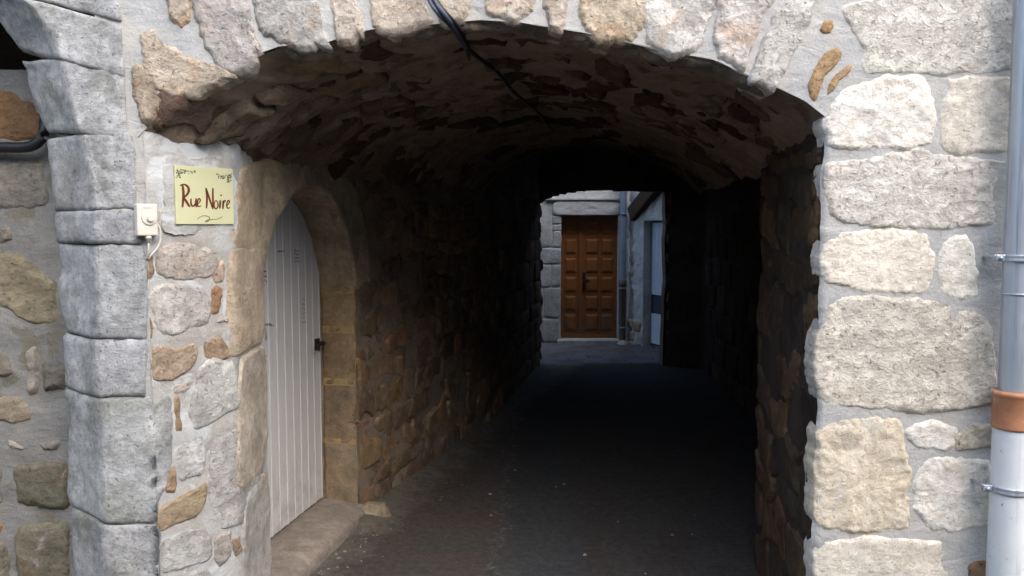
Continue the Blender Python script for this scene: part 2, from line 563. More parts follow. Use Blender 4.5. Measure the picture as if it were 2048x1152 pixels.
class Vault:
    def base(self, t, y):
        x = xl(y) - 0.02 + (xr(y) - xl(y) + 0.04) * t
        raw = np.interp(t, T_ARCH, ARCH[:, 1])
        k = np.clip((y - YF) / 0.35, 0, 1)
        z = raw * (1 - k) + np.interp(t, T_SM, Z_SM) * k
        z = z - 0.05 * np.clip((y - YF) / 1.2, 0, 1) * (1 - t) ** 2 - 0.10 * np.clip((y - YF) / 1.4, 0, 1) * t ** 3
        return x, z
    def P(self, u, v, h):
        t = u / 2.35
        y = v
        x, z = self.base(t, y)
        e = 0.01
        x1, z1 = self.base(t + e, y)
        nx, nz = (z1 - z), -(x1 - x)
        n = np.hypot(nx, nz) + 1e-9
        return np.stack([x + nx / n * h, y, z + nz / n * h], 1)
VAULT = Vault()

# ================================================================== GROUND
def mat_ground():
    M = NT('worn asphalt', 0.92, 0.12)
    co = M.coords(False)
    sep = M.n('ShaderNodeSeparateXYZ'); M.l(co, sep.inputs[0])
    n = M.noise(co, 3.0, 7, 0.65, 0.4)
    wob = M.rng(M.noise(co, 5.0, 6, 0.65), 0.3, 0.7, -0.09, 0.09)
    # bands along the passage: x minus the drift of the passage axis
    ax = M.math('SUBTRACT', sep.outputs['X'], M.math('MULTIPLY', M.math('SUBTRACT', sep.outputs['Y'], 4.0), 0.03))
    ax = M.math('ADD', ax, wob)
    grey, red, slate = (0.055, 0.055, 0.053), (0.066, 0.054, 0.049), (0.045, 0.048, 0.052)
    c = M.mix(M.rng(ax, -0.16, 0.02, 0, 1), red, slate)
    c = M.mix(M.rng(ax, 0.28, 0.40, 0, 1), c, (0.050, 0.044, 0.042))
    c = M.mix(M.rng(n, 0.42, 0.6, 0, 0.7), c, grey)
    # dusty strip along the foot of the left wall
    lw = M.math('SUBTRACT', sep.outputs['X'], M.math('SUBTRACT', M.math('MULTIPLY', sep.outputs['Y'], 0.27), 2.22))
    c = M.mix(M.rng(M.math('ADD', lw, wob), 0.12, 0.34, 0.75, 0), c, (0.15, 0.135, 0.115))
    mo = M.rng(M.noise(co, 8.0, 7, 0.7), 0.55, 0.65, 0, 1)
    c = M.mix(M.math('MULTIPLY', mo, M.rng(lw, 0.2, 0.55, 0.6, 0)), c, (0.05, 0.055, 0.025))
    # pale line of grit along the joint of two asphalt strips
    seam = M.rng(M.math('ABSOLUTE', M.math('ADD', ax, 0.08), 0), 0.0, 0.03, 1, 0)
    c = M.mix(M.math('MULTIPLY', seam, M.rng(M.noise(co, 30.0, 5, 0.7), 0.5, 0.62, 0, 0.8)), c, (0.16, 0.155, 0.15))
    # yard floor beyond the mouth: its open daylight painted in as a paler tone
    yard = M.rng(M.math('ADD', sep.outputs['Y'], wob), 10.35, 10.5, 0, 1)
    c = M.mix(yard, c, M.mix(M.rng(n, 0.45, 0.58, 0, 1), (0.12, 0.125, 0.135), (0.10, 0.085, 0.085)))
    fine = M.noise(co, 150.0, 5, 0.7)
    c = M.gain(c, M.noise(co, 24.0, 8, 0.7), 0.3, 0.7, 0.7, 1.3)
    c = M.gain(c, fine, 0.25, 0.75, 0.55, 1.5)
    gr = M.rng(M.noise(co, 230.0, 2, 0.5), 0.70, 0.76, 0, 0.7)
    c = M.mix(gr, c, (0.20, 0.20, 0.19))
    h = M.math('ADD', fine, M.math('MULTIPLY', M.noise(co, 14.0, 6, 0.6), 1.2))
    return M.done(c, M.bump(h, 0.7, 0.008))
M_GROUND = mat_ground()

xs = np.unique(np.concatenate([[-120, -60, -30, -12, -6], np.arange(-3, 3.6, 0.06), [6, 12, 30, 60, 120]]))
ys = np.unique(np.concatenate([[-120, -60, -30, -12, -6, -3], np.arange(0, 13, 0.08), [16, 30, 60, 120]]))
X, Y = np.meshgrid(xs, ys, indexing='ij')
Pq = np.c_[X.ravel(), Y.ravel(), 0 * X.ravel()]
Zg = fbm(Pq, 1.3, 4, 3) * 0.012 + fbm(Pq, 9, 3, 5) * 0.003
lwall = X.ravel() - xl(np.clip(Y.ravel(), 3.3, 10.2))
Zg = Zg + 0.05 * np.exp(-np.clip(lwall - 0.02, 0, 9) / 0.13) * ((Y.ravel() > 4.7) & (Y.ravel() < 10))
Zg = Zg * sstep(14 - np.abs(Pq[:, 0]), 0, 10)
Pq[:, 2] = Zg
ground = tag(link_mesh('street_ground', Pq, grid_faces(len(xs), len(ys)), M_GROUND), 'worn dark asphalt of the street and the passage floor', kind='structure')

# unseen terrace added behind the camera to shut off the low sky
V, F = [], []
M_OPP = mat_mortar('street render', (0.36, 0.33, 0.29), (0.42, 0.38, 0.33), 0.3)
box_geo(-14, 14, -6.2, -4.2, -0.05, 5.4, V, F)
for wx in (-9, -5.5, -2, 1.5, 5, 8.5):
    for wz in (0.9, 3.6):
        box_geo(wx - 0.08, wx + 1.18, -4.199, -4.14, wz - 0.12, wz, V, F)
        box_geo(wx - 0.12, wx, -4.199, -4.16, wz, wz + 1.5, V, F)
        box_geo(wx + 1.1, wx + 1.22, -4.199, -4.16, wz, wz + 1.5, V, F)
        box_geo(wx - 0.12, wx + 1.22, -4.199, -4.15, wz + 1.5, wz + 1.66, V, F)
tag(link_mesh('sky_block_terrace', V, F, M_OPP, smooth=False), 'unseen terrace added behind the viewer to block low sky', kind='structure')

# ================================================================== THE HOUSE WITH THE PASSAGE
house = thing('passage_house', 'old pale stone house with a low dark vaulted passage through it', 'house')

# --- street front (mortar bed), with the arched opening
def wall_strip(xa, xb, zfun, ztop, step, name, mat, Yw=YF, amp=0.006, parent=house):
    nx = max(2, int((xb - xa) / step)); nz = max(2, int(ztop / step))
    us = np.linspace(xa, xb, nx)
    V = []
    for u in us:
        z0 = zfun(u)
        for z in np.linspace(z0, ztop, nz): V.append((u, z))
    V = np.array(V)
    Q = np.c_[V[:, 0], V[:, 1], np.zeros(len(V))]
    h = fbm(Q, 7, 4, 21) * amp + ridged(Q * [1, 2.5, 1], 4, 3, 31) * amp * 0.6
    return FRONT.P(V[:, 0], V[:, 1], h) if Yw == YF else np.stack([V[:, 0], Yw - h, V[:, 1]], 1), grid_faces(nx, nz)

Vw, Fw = [], []
def add(V, F):
    b = len(Vw)
    Vw.extend([tuple(v) for v in V]); Fw.extend([tuple(i + b for i in f) for f in F])
add(*wall_strip(-1.46, ARCH_U0, lambda u: 0.0 - 0.05, 3.3, 0.022, '', None))
add(*wall_strip(ARCH_U0 + 0.0005, -1.298, lambda u: -0.05, 2.3, 0.022, '', None))
add(*wall_strip(ARCH_U0, ARCH_U1, lambda u: float(arch_z(u)), 3.3, 0.022, '', None))
_V, _F = wall_strip(1.100, ARCH_U1, lambda u: -0.05, 2.10, 0.005, '', None)
_q = np.clip((ARCH_U1 - _V[:, 0]) / (ARCH_U1 - 1.100), 0, 1)
_V[:, 0] += _q * (0.004 + fbm(np.c_[0 * _V[:, 0], 0 * _V[:, 0], _V[:, 2]], 7, 4, 19) * 0.016)
_V[:, 1] += _q ** 2 * 0.012
add(_V, _F)
add(*wall_strip(ARCH_U1, 3.4, lambda u: -0.05, 3.3, 0.022, '', None))
# the wall goes on above and to the sides, out of the picture
add([(-6, YF, 3.3), (3.4, YF, 3.3), (3.4, YF, 4.4), (-6, YF, 4.4)], [(0, 1, 2, 3)])
add([(3.4, YF, -.1), (8, YF, -.1), (8, YF, 4.4), (3.4, YF, 4.4)], [(0, 1, 2, 3)])
add([(-6, YF, 2.95), (-1.46, YF, 2.95), (-1.46, YF, 3.3), (-6, YF, 3.3)], [(0, 1, 2, 3)])
add([(-6, YF, -.1), (-3.6, YF, -.1), (-3.6, YF, 2.95), (-6, YF, 2.95)], [(0, 1, 2, 3)])
front = link_mesh('front_wall', Vw, Fw, M_MORTAR, house)
front['label'] = 'pale squared stones in grey mortar round the arch'

# --- big blocks right of the opening
CREAM, CREAM2, WHITE, OCHRE = (0.67, 0.62, 0.53), (0.63, 0.56, 0.445), (0.69, 0.655, 0.59), (0.50, 0.38, 0.23)
RB = [
 ([(1685,15),(1760,3),(1900,0),(2034,4),(2028,60),(2022,135),(1960,142),(1880,138),(1800,140),(1745,142),(1734,120),(1738,100),(1722,75),(1708,50)], WHITE),
 ([(1668,215),(1690,183),(1760,166),(1838,160),(1856,200),(1862,240),(1855,285),(1790,290),(1740,292),(1670,287),(1661,260)], WHITE),
 ([(1900,166),(1935,160),(2018,165),(2018,230),(2010,295),(1902,295),(1888,280),(1893,240),(1902,200)], CREAM),
 ([(1665,328),(1740,322),(1790,310),(1850,307),(1870,318),(1940,320),(2003,328),(2000,395),(1992,442),(1900,450),(1820,448),(1760,446),(1690,440),(1668,420),(1662,370)], WHITE),
 ([(1660,490),(1690,473),(1780,467),(1845,475),(1850,500),(1866,522),(1855,560),(1845,585),(1780,580),(1720,570),(1657,562),(1652,530)], CREAM),
 ([(1890,500),(1912,478),(1930,482),(1942,505),(1948,545),(1950,585),(1915,592),(1890,585),(1885,540)], WHITE),
 ([(1667,618),(1700,601),(1780,605),(1870,610),(1920,614),(1972,650),(1982,720),(1985,800),(1900,815),(1840,820),(1790,810),(1700,810),(1652,797),(1643,740),(1645,690),(1660,650)], CREAM),
 ([(1645,872),(1690,846),(1750,842),(1790,850),(1797,870),(1800,915),(1817,945),(1805,985),(1812,1030),(1810,1052),(1740,1055),(1650,1050),(1639,1020),(1643,940)], CREAM2),
 ([(1822,866),(1840,855),(1885,858),(1908,862),(1900,893),(1850,894),(1835,890)], WHITE),
 ([(1921,872),(1945,862),(1988,855),(1988,890),(1950,890),(1925,895)], CREAM2),
 ([(1848,935),(1875,918),(1920,925),(1978,930),(1980,1000),(1966,1045),(1910,1057),(1862,1050),(1835,1010),(1835,960)], WHITE),
 ([(1641,1094),(1700,1083),(1800,1085),(1880,1090),(1893,1152),(1885,1240),(1760,1250),(1640,1240)], CREAM),
 ([(1940,1135),(1962,1122),(1985,1130),(1990,1190),(1940,1190)], (0.33, 0.20, 0.13)),
 ([(1910,1215),(2010,1210),(2015,1330),(1905,1330)], CREAM2),
 ([(1640,1280),(1760,1275),(1880,1285),(1880,1385),(1640,1385)], CREAM),
]
for i_, (poly, c) in enumerate(RB):
    big = len(poly) > 9
    stone('stone', [FRONT.px(*p) for p in poly], FRONT, M_PALE2 if i_ % 3 else M_PALE, front, vary(c, 0.03), proud=0.006, depth=0.10, rough=(0.009, 0.013, 0.011, 0.015)[i_ % 4] if big else 0.009,
          rnd=0.016, n=180 if big else 80, edge=0.007, fr=17, margin=0.027, sink=0.007)
for poly, c in [
 ([(1641,60),(1648,42),(1663,40),(1669,52),(1660,68),(1645,68)], (0.40,0.26,0.13)),
 ([(1614,172),(1630,130),(1650,105),(1672,95),(1684,108),(1672,130),(1650,150),(1638,185),(1630,205),(1620,197)], (0.40,0.27,0.15)),
 ([(1655,172),(1670,150),(1690,135),(1704,128),(1700,143),(1680,160),(1665,185),(1652,193)], (0.42,0.29,0.17))]:
    stone('stone', [FRONT.px(*p) for p in poly], FRONT, M_VOUS, front, c, proud=0.008, depth=0.05, rough=0.005, rnd=0.012, n=48, rings=RINGS_MD, edge=0.003)

# --- stones of the arch
VS = [
 ([(285,78),(310,60),(330,95),(390,122),(440,133),(468,150),(420,166),(352,194),(318,178),(298,140)], (0.46,0.39,0.31)),
 ([(330,-60),(360,-60),(378,0),(382,45),(362,50),(342,25)], (0.44,0.38,0.31)),
 ([(375,-90),(480,-90),(492,0),(502,60),(520,92),(505,124),(470,140),(430,122),(405,70),(392,0)], (0.42,0.40,0.37)),
 ([(500,-95),(615,-95),(627,0),(640,60),(656,88),(600,94),(560,82),(530,62),(512,30)], (0.40,0.39,0.37)),
 ([(655,-80),(690,-80),(707,0),(719,25),(722,60),(700,77),(673,80),(668,0)], (0.56,0.50,0.42)),
 ([(738,-100),(830,-100),(842,0),(862,42),(800,57),(748,57),(745,0)], (0.58,0.50,0.40)),
 ([(868,-60),(930,-60),(935,20),(925,43),(885,42),(870,15)], (0.52,0.45,0.36)),
 ([(965,-100),(1060,-100),(1064,0),(1058,28),(1030,38),(976,26),(972,0)], (0.60,0.53,0.44)),
 ([(1092,-70),(1132,-70),(1132,0),(1130,45),(1122,61),(1100,58),(1094,0)], (0.54,0.47,0.38)),
 ([(1172,-100),(1290,-100),(1288,0),(1286,50),(1262,77),(1215,82),(1172,66),(1168,0)], (0.58,0.49,0.38)),
 ([(1305,-95),(1440,-95),(1428,0),(1416,42),(1402,80),(1385,110),(1332,104),(1292,82),(1290,0)], (0.63,0.60,0.55)),
 ([(1460,-90),(1560,-90),(1545,0),(1516,42),(1502,92),(1490,132),(1440,117),(1430,72),(1440,0)], (0.62,0.58,0.53)),
 ([(1585,-60),(1650,-60),(1622,10),(1608,50),(1585,102),(1562,150),(1550,174),(1502,152),(1522,92),(1562,20)], (0.62,0.59,0.55)),
 ([(266,142),(284,131),(306,160),(322,182),(330,206),(302,238),(284,234)], (0.42,0.35,0.27)),
]
for poly, c in VS:
    stone('voussoir', [FRONT.px(*p) for p in poly], FRONT, M_VOUS, front, vary(c, 0.05), proud=0.012, depth=0.16, rough=0.014, rnd=0.02,
          n=140, edge=0.009, fr=16, margin=0.021)

# rough lip where the arch turns under into the vault
nl, ml = 240, 12
V = []
for u in np.linspace(ARCH_U0 + 0.09, ARCH_U1 - 0.05, nl):
    fd = float(sstep(min(u - ARCH_U0, ARCH_U1 - u), 0.02, 0.22))
    z = float(arch_z(u)) + 0.03 * (1 - fd)
    for k in range(ml):
        a = k / (ml - 1) * math.pi / 2
        V.append((u, YF + 0.008 + 0.075 * (1 - math.cos(a)), z + 0.06 * (1 - math.sin(a)) - 0.026))
V = np.array(V)
Q = V * [1, 1, 1]
rel = fbm(Q, 13, 5, 211) * 0.024 + ridged(Q, 9, 3, 212) * 0.010
V[:, 2] -= rel
V[:, 1] -= np.abs(rel) * 0.25
M_LIP = mat_stone('rough arch edge', stain=(0.30, 0.20, 0.11), stain_amt=0.8, lime=(0.30, 0.28, 0.25), lime_at=0.58, lime_amt=0.6, pit=0.6, contrast=0.35, bump=1.0)
link_mesh('arch_lip', V, grid_faces(nl, ml), M_LIP, house, (0.24, 0.20, 0.16))

# rows that go on past the picture, above and to the right and down to the street
courses(FRONT, -1.2, 1.9, 2.78, 3.25, (0.2, 0.25), (0.25, 0.5), 0.03, [CREAM, CREAM2, WHITE], M_PALE, front, n=40, rings=RINGS_MD, rough=0.008)
courses(FRONT, 1.84, 3.3, 0.0, 3.2, (0.2, 0.3), (0.28, 0.55), 0.035, [CREAM, CREAM2, WHITE], M_PALE, front, n=40, rings=RINGS_MD, rough=0.008)

# --- left wall of the passage, from the street corner to the far end, with the hole of the white door
DOOR_Z0 = 0.10
def pL(x, y, lo=0.0, hi=1e9): return LEFT.px(x, y, lo, hi)
_l = pL(523, 640, U_A1 + 0.1, U_A2 + 0.4)[0]
DU0, DU1 = U_A2, U_A3                                # the opening along the wall
ARCH_D = np.array([(DU0, 1.50), (DU0 + 0.05, 1.61), (DU0 + 0.15, 1.73), (DU0 + 0.30, 1.835), (DU0 + 0.47, 1.888), (DU0 + 0.60, 1.892), (DU0 + 0.74, 1.86),
                   (DU0 + 0.88, 1.78), (DU0 + 1.00, 1.65), (DU0 + 1.08, 1.50), (DU1, 1.33)])
def door_top(u): return float(np.interp(u, ARCH_D[:, 0], ARCH_D[:, 1]))

def left_strip(ua, ub, z0f, z1, nu, nz, amp, sd):
    V = []
    for u in np.linspace(ua, ub, nu):
        for z in np.linspace(z0f(u), z1, nz): V.append((u, z))
    V = np.array(V)
    x, y, _, _ = LEFT.pos(V[:, 0])
    Q = np.c_[x, y, V[:, 1]]
    w = np.clip((V[:, 0] - DU0 + 0.02) / -0.05, 0, 1) if ub <= DU0 + 1e-6 else 1
    h = (fbm(Q, 6, 4, sd) * amp + ridged(Q, 5, 3, sd + 4) * amp * 0.5)
    return LEFT.P(V[:, 0], V[:, 1], h), grid_faces(nu, nz)

V1, F1 = left_strip(0.0, DU0, lambda u: -0.05, 2.15, 44, 110, 0.010, 61)
splay = link_mesh('corner_wall', V1, F1, M_PLASTER, house)
splay['label'] = 'patchy pale plaster and stones of the left corner below the name sign'
Vw, Fw = [], []
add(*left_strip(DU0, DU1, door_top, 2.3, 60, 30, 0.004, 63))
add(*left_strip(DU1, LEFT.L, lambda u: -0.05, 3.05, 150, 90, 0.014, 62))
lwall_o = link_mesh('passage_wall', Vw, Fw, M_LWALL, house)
lwall_o['label'] = 'brown rubble wall on the left of the passage beyond the white door'

# stones of the corner below and round the sign
ORANGE, BRICK, PINK, LGREY, BRN = (0.39, 0.285, 0.19), (0.31, 0.18, 0.11), (0.52, 0.465, 0.41), (0.50, 0.49, 0.46), (0.36, 0.26, 0.16)
SP = [
 ([(297,592),(312,573),(350,562),(400,573),(417,590),(420,622),(414,646),(390,656),(345,674),(322,666),(306,642),(298,612)], (0.54,0.51,0.47), .016),
 ([(296,692),(330,690),(350,700),(388,684),(396,700),(386,735),(340,760),(301,763),(296,730)], (0.46,0.36,0.26), .018),
 ([(405,686),(438,668),(455,688),(461,714),(427,726),(410,713)], ORANGE, .014),
 ([(390,742),(420,713),(468,726),(475,790),(478,812),(440,836),(386,863),(378,830),(386,790)], (0.52,0.51,0.48), .012),
 ([(310,1022),(330,1006),(370,990),(412,966),(413,1000),(396,1030),(350,1050),(312,1068)], (0.38,0.30,0.20), .016),
 ([(338,940),(350,930),(353,970),(348,986),(331,981)], ORANGE, .014),
 ([(422,575),(432,569),(446,576),(441,610),(435,629),(421,628)], BRICK, .010),
 ([(292,512),(303,506),(310,545),(301,562),(293,560)], ORANGE, .008),
 ([(291,642),(300,635),(306,656),(302,676),(291,680)], ORANGE, .010),
 ([(312,502),(345,482),(398,488),(430,500),(441,530),(420,553),(370,560),(330,558),(310,545)], PINK, .012),
 ([(440,630),(460,635),(457,646),(430,646)], LGREY, .010),
 ([(346,772),(390,756),(386,776),(346,792)], (0.50,0.45,0.38), .010),
 ([(346,797),(358,791),(363,860),(349,866)], BRN, .008),
 ([(465,1082),(479,1070),(482,1098),(472,1110)], ORANGE, .012),
 ([(312,1084),(360,1062),(408,1052),(424,1085),(420,1120),(330,1148),(314,1130)], (0.46,0.46,0.44), .010),
 ([(350,890),(400,865),(412,900),(405,950),(360,965),(352,930)], (0.60,0.60,0.59), .008),
 ([(424,880),(470,850),(515,850),(520,960),(515,1030),(470,1050),(430,1060),(418,980)], (0.49,0.48,0.46), .010),
 ([(428,1075),(462,1060),(462,1110),(440,1135),(425,1120)], (0.44,0.42,0.40), .008),
 ([(486,1060),(520,1035),(523,1150),(490,1170)], (0.43,0.42,0.41), .010),
 ([(425,540),(445,520),(448,560),(430,568)], (0.50,0.38,0.30), .010),
 ([(300,1160),(420,1135),(430,1230),(300,1260)], (0.42,0.41,0.39), .012),
 ([(440,1150),(520,1180),(520,1290),(440,1270)], (0.40,0.37,0.33), .012),
]
for poly, c, pr in SP:
    stone('stone', [pL(x, y, 0, U_A2) for x, y in poly], LEFT, M_RUBBLE, splay, tuple(0.80 * q for q in c), proud=pr * 0.55, depth=0.05, rough=0.009, rnd=0.014, n=72, edge=0.005, fr=20)
# dressed tan stones of the white door's frame, on the near side
TAN, TAN2 = (0.45, 0.375, 0.28), (0.40, 0.31, 0.215)
def framed(polyuv, c, nm='frame_stone', par=None):
    return stone(nm, polyuv, LEFT, M_TAN, par or splay, c, proud=0.012, depth=0.06, rough=0.006, rnd=0.012, n=90, edge=0.003, fr=12)
framed([(U_A1 - .015, 0.62), (DU0 - .004, 0.62), (DU0 - .004, 1.17), (U_A1 + .06, 1.17), (U_A1 + .01, 1.05)], (0.43,0.375,0.305))
framed([(U_A1 - .03, 1.19), (U_A1 + .05, 1.185), (DU0 - .004, 1.19), (DU0 - .004, 1.49), (DU0 - .01, 1.60), (U_A1 + .05, 1.61), (U_A1 - .02, 1.60), (U_A1 - .035, 1.4)], TAN)
framed([(U_A1 + .02, 0.06), (DU0 - .004, 0.06), (DU0 - .004, 0.60), (U_A1 + .03, 0.60)], (0.42,0.40,0.37))

vault_top = 1.98
# arch head of the white door: two big curved stones in the plane of the passage wall
def arch_stone(ua, ub, out_pts, c, nu=46, nv=12):
    """face between the door's arch line and an outer line given as (u, z) points"""
    o = np.array(out_pts)
    V, F = [], []
    us = np.linspace(0, 1, nu)
    inner = np.array([(ua + (ub - ua) * s, door_top(ua + (ub - ua) * s)) for s in us])
    dd = np.concatenate([[0], np.cumsum(np.hypot(*(o[1:] - o[:-1]).T))]); dd /= dd[-1]
    outer = np.stack([np.interp(us, dd, o[:, 0]), np.interp(us, dd, o[:, 1])], 1)
    ts = [0.0, 0.0] + list(np.linspace(0.03, 0.97, nv)) + [1.0, 1.0]
    UVH = []
    for i in range(nu):
        for k, t in enumerate(ts):
            q = inner[i] * (1 - t) + outer[i] * t
            hh = -0.05 if k in (0, len(ts) - 1) else (0.004 if k in (1, len(ts) - 2) else 0.013)
            if i in (0, nu - 1): hh = min(hh, 0.002)
            UVH.append((q[0], q[1], hh))
    UVH = np.array(UVH)
    Q = np.c_[UVH[:, 0], UVH[:, 1], np.full(len(UVH), ua * 7)]
    UVH[:, 2] += (fbm(Q, 10, 4, 77) * 0.006) * (UVH[:, 2] > 0)
    return link_mesh('frame_stone', LEFT.P(UVH[:, 0], UVH[:, 1], UVH[:, 2]), grid_faces(nu, len(ts)), M_TAN, lwall_o, c)
arch_stone(DU0 - 0.004, DU0 + 0.535, [(U_A1 - .01, 1.625), (U_A1 + .02, 1.80), (U_A1 + .10, 1.93), (DU0 + 0.20, 2.02), (DU0 + 0.535, 2.05)], (0.46,0.375,0.27))
arch_stone(DU0 + 0.545, DU1 + 0.004, [(DU0 + 0.545, 2.06), (DU0 + 0.90, 2.03), (DU1 + 0.03, 1.90), (DU1 + 0.16, 1.62), (DU1 + 0.19, 1.345)], (0.42,0.335,0.24))

# the reveal (depth of the doorway)
RV = 0.20
def inward(u, z, d):
    x, y, nx, ny = LEFT.pos(np.array([u]))
    xa, ya, nxa, nya = LEFT.pos(np.array([(DU0 + DU1) / 2]))
    return Vector((x[0] - nxa[0] * d, y[0] - nya[0] * d, z))
rim = [(DU0, z) for z in np.linspace(DOOR_Z0 - 0.1, 1.50, 30)][:-1] + [(u, door_top(u)) for u in np.linspace(DU0, DU1, 60)] + [(DU1, z) for z in np.linspace(1.33, DOOR_Z0 - 0.1, 40)][1:]
V = []
ND = 12
for (u, z) in rim:
    for d in np.linspace(0.0, RV + 0.06, ND): V.append(inward(u, z, d))
V = np.array([tuple(v) for v in V])
mid = np.array(inward((DU0 + DU1) / 2, 1.0, 0.1))
Q = V.copy()
hn = fbm(Q, 9, 4, 83) * 0.007
dirv = mid - V; dirv[:, 2] *= 0.2
dirv /= np.linalg.norm(dirv, axis=1)[:, None]
V = V + dirv * hn[:, None]
reveal = link_mesh('door_reveal', V, grid_faces(len(rim), ND), M_TAN, house, (0.42, 0.325, 0.22))
# blocks of the far jamb, which faces the street, parted by yellow joints
class Jamb:
    """far side of the doorway; u = depth from the passage face, v = z, h towards the street"""
    def P(self, u, v, h):
        o = np.array(inward(DU1, 0, 0)); b = np.array(inward(DU1, 0, 1.0)) - o
        n = np.array([b[1], -b[0], 0.0]); n = n if n[1] < 0 else -n
        n /= np.linalg.norm(n)
        return o[None, :] + u[:, None] * b[None, :] + h[:, None] * n[None, :] + np.stack([0 * u, 0 * u, v], 1)
JAMB = Jamb()
zj = lambda y: CAM_Z + (ray(675, y).z / ray(675, y).y) * 4.9
edges = [zj(1008), zj(885), zj(769), zj(664), zj(586)]
tops = [zj(876), zj(756), zj(652), zj(572)]
for k in range(4):
    z0, z1 = edges[k], tops[k]
    stone('jamb_block', [(0.004, z0), (0.07, z0), (0.14, z0), (RV - 0.004, z0), (RV - 0.004, (z0 + z1) / 2), (RV - 0.004, z1), (0.14, z1), (0.07, z1), (0.004, z1), (0.004, (z0 + z1) / 2)], JAMB, M_TAN, reveal,
          [(0.30,0.235,0.16), (0.29,0.22,0.145), (0.32,0.23,0.135), (0.33,0.24,0.14)][k], proud=0.012, depth=0.03, rough=0.007, rnd=0.01, n=60, rings=RINGS_MD, edge=0.004)
for k in range(4):
    z0, z1 = tops[k], (edges[k + 1] if k < 4 else tops[k] + .04)
    V, F = box_geo(0, 1, 0, 1, 0, 1)
    U = np.array(V)
    Vj = JAMB.P(0.002 + U[:, 0] * (RV - 0.006), z0 + 0.002 + U[:, 2] * (z1 - z0 - 0.004), -0.02 + U[:, 1] * 0.034)
    link_mesh('yellow_joint', Vj, F, M_YELLOW, reveal, smooth=False)

# threshold slab
M_SILL = mat_stone('worn threshold stone', stain=(0.3, 0.25, 0.18), stain_amt=0.4, lime=(0.42, 0.37, 0.32), lime_at=0.58, lime_amt=0.4, pit=0.25, contrast=0.18, bump=0.35)
us = np.linspace(DU0 - 0.30, DU1 + 0.02, 110)
prof = [(-0.066, -0.05), (-0.064, 0.02), (-0.060, 0.046), (-0.052, 0.058), (-0.038, 0.066), (0.02, 0.084), (0.10, 0.098), (0.19, 0.102), (RV + 0.05, 0.104)]
V = []
for i, u in enumerate(us):
    for d, z in prof:
        uu = u if (d < 0 or (DU0 < u < DU1)) else u
        dd = d if DU0 - 0.005 <= u <= DU1 else min(d, 0.02)
        p = inward(u, z, dd)
        V.append(tuple(p))
V = np.array(V)
V[:, 2] += fbm(V, 6, 4, 91) * 0.006 + fbm(V, 30, 3, 94) * 0.002
V[:, :2] += (fbm(V + 5, 8, 3, 92) * 0.008)[:, None]
sill = link_mesh('threshold', V, grid_faces(len(us), len(prof)), M_SILL, house, (0.245, 0.21, 0.18))
sill['label'] = 'worn pinkish stone threshold below the white plank door'

# --- the white plank door
M_DOOR = NT('dirty white paint', 0.55, 0.35)
co = M_DOOR.coords(True)
nn = M_DOOR.noise(M_DOOR.coords(True, (8, 8, 1.2)), 3.0, 6, 0.6)
sp = M_DOOR.noise(co, 40.0, 6, 0.7)
c = M_DOOR.mix(M_DOOR.rng(nn, 0.3, 0.7), (0.60, 0.59, 0.58), (0.66, 0.655, 0.65))
c = M_DOOR.mix(M_DOOR.rng(M_DOOR.noise(co, 6.0, 8, 0.7), 0.60, 0.75, 0, 0.35), c, (0.36, 0.33, 0.29))
c = M_DOOR.mix(M_DOOR.rng(sp, 0.70, 0.76, 0, 0.6), c, (0.22, 0.20, 0.18))
dz = M_DOOR.n('ShaderNodeSeparateXYZ'); dt = M_DOOR.n('ShaderNodeTexCoord'); M_DOOR.l(dt.outputs['Object'], dz.inputs[0])
foot = M_DOOR.math('MULTIPLY', M_DOOR.rng(dz.outputs['Z'], 0.12, 0.55, 1, 0), M_DOOR.rng(M_DOOR.noise(co, 9.0, 8, 0.72), 0.45, 0.68, 0, 0.75))
c = M_DOOR.mix(foot, c, (0.30, 0.26, 0.21))
run = M_DOOR.rng(M_DOOR.noise(M_DOOR.coords(True, (40, 40, 1.6)), 1.0, 5, 0.65), 0.58, 0.72, 0, 0.4)
c = M_DOOR.mix(run, c, (0.42, 0.39, 0.35))
M_DOOR = M_DOOR.done(c, M_DOOR.bump(sp, 0.12, 0.003))
M_VOID = mat_plain('dark timber', (0.03, 0.022, 0.016), 0.9, 0.1)  # near-black; on the void sheet it stands for shade
M_INK = mat_plain('black marker ink', (0.03, 0.03, 0.035), 0.6, 0.3)
M_IRON = mat_plain('dark iron', (0.035, 0.03, 0.028), 0.55, 0.5, 0.6)
# backing board (the door leaf itself), planks stand proud on it
DD = RV + 0.005
def leaf(nm, u0, u1, zf0, zf1, d0, d1, mat, par, nseg=6, bead=False):
    us = np.linspace(u0, u1, nseg)
    V = []
    for u in us:
        V += [inward(u, zf0(u), d1), inward(u, zf0(u), d0), inward(u, zf1(u), d0), inward(u, zf1(u), d1)]
    F = []
    for i in range(nseg - 1):
        a, b = i * 4, (i + 1) * 4
        for k in range(4):
            k2 = (k + 1) % 4
            F.append((a + k, b + k, b + k2, a + k2))
    F.append((3, 2, 1, 0)); e = (nseg - 1) * 4
    F.append((e, e + 1, e + 2, e + 3))
    return link_mesh(nm, [tuple(v) for v in V], F, mat, par, smooth=False)
dtop = lambda u: door_top(min(max(u, DU0), DU1)) - 0.012
door = leaf('door', DU0 + 0.012, DU1 - 0.028, lambda u: 0.118, lambda u: dtop(u) - 0.006, DD + 0.022, DD + 0.045, M_VOID, house, 30)
door['label'] = 'white plank door with a pointed arched head on the left of the passage'
npl = 12
pw = (DU1 - 0.028 - DU0 - 0.012) / npl
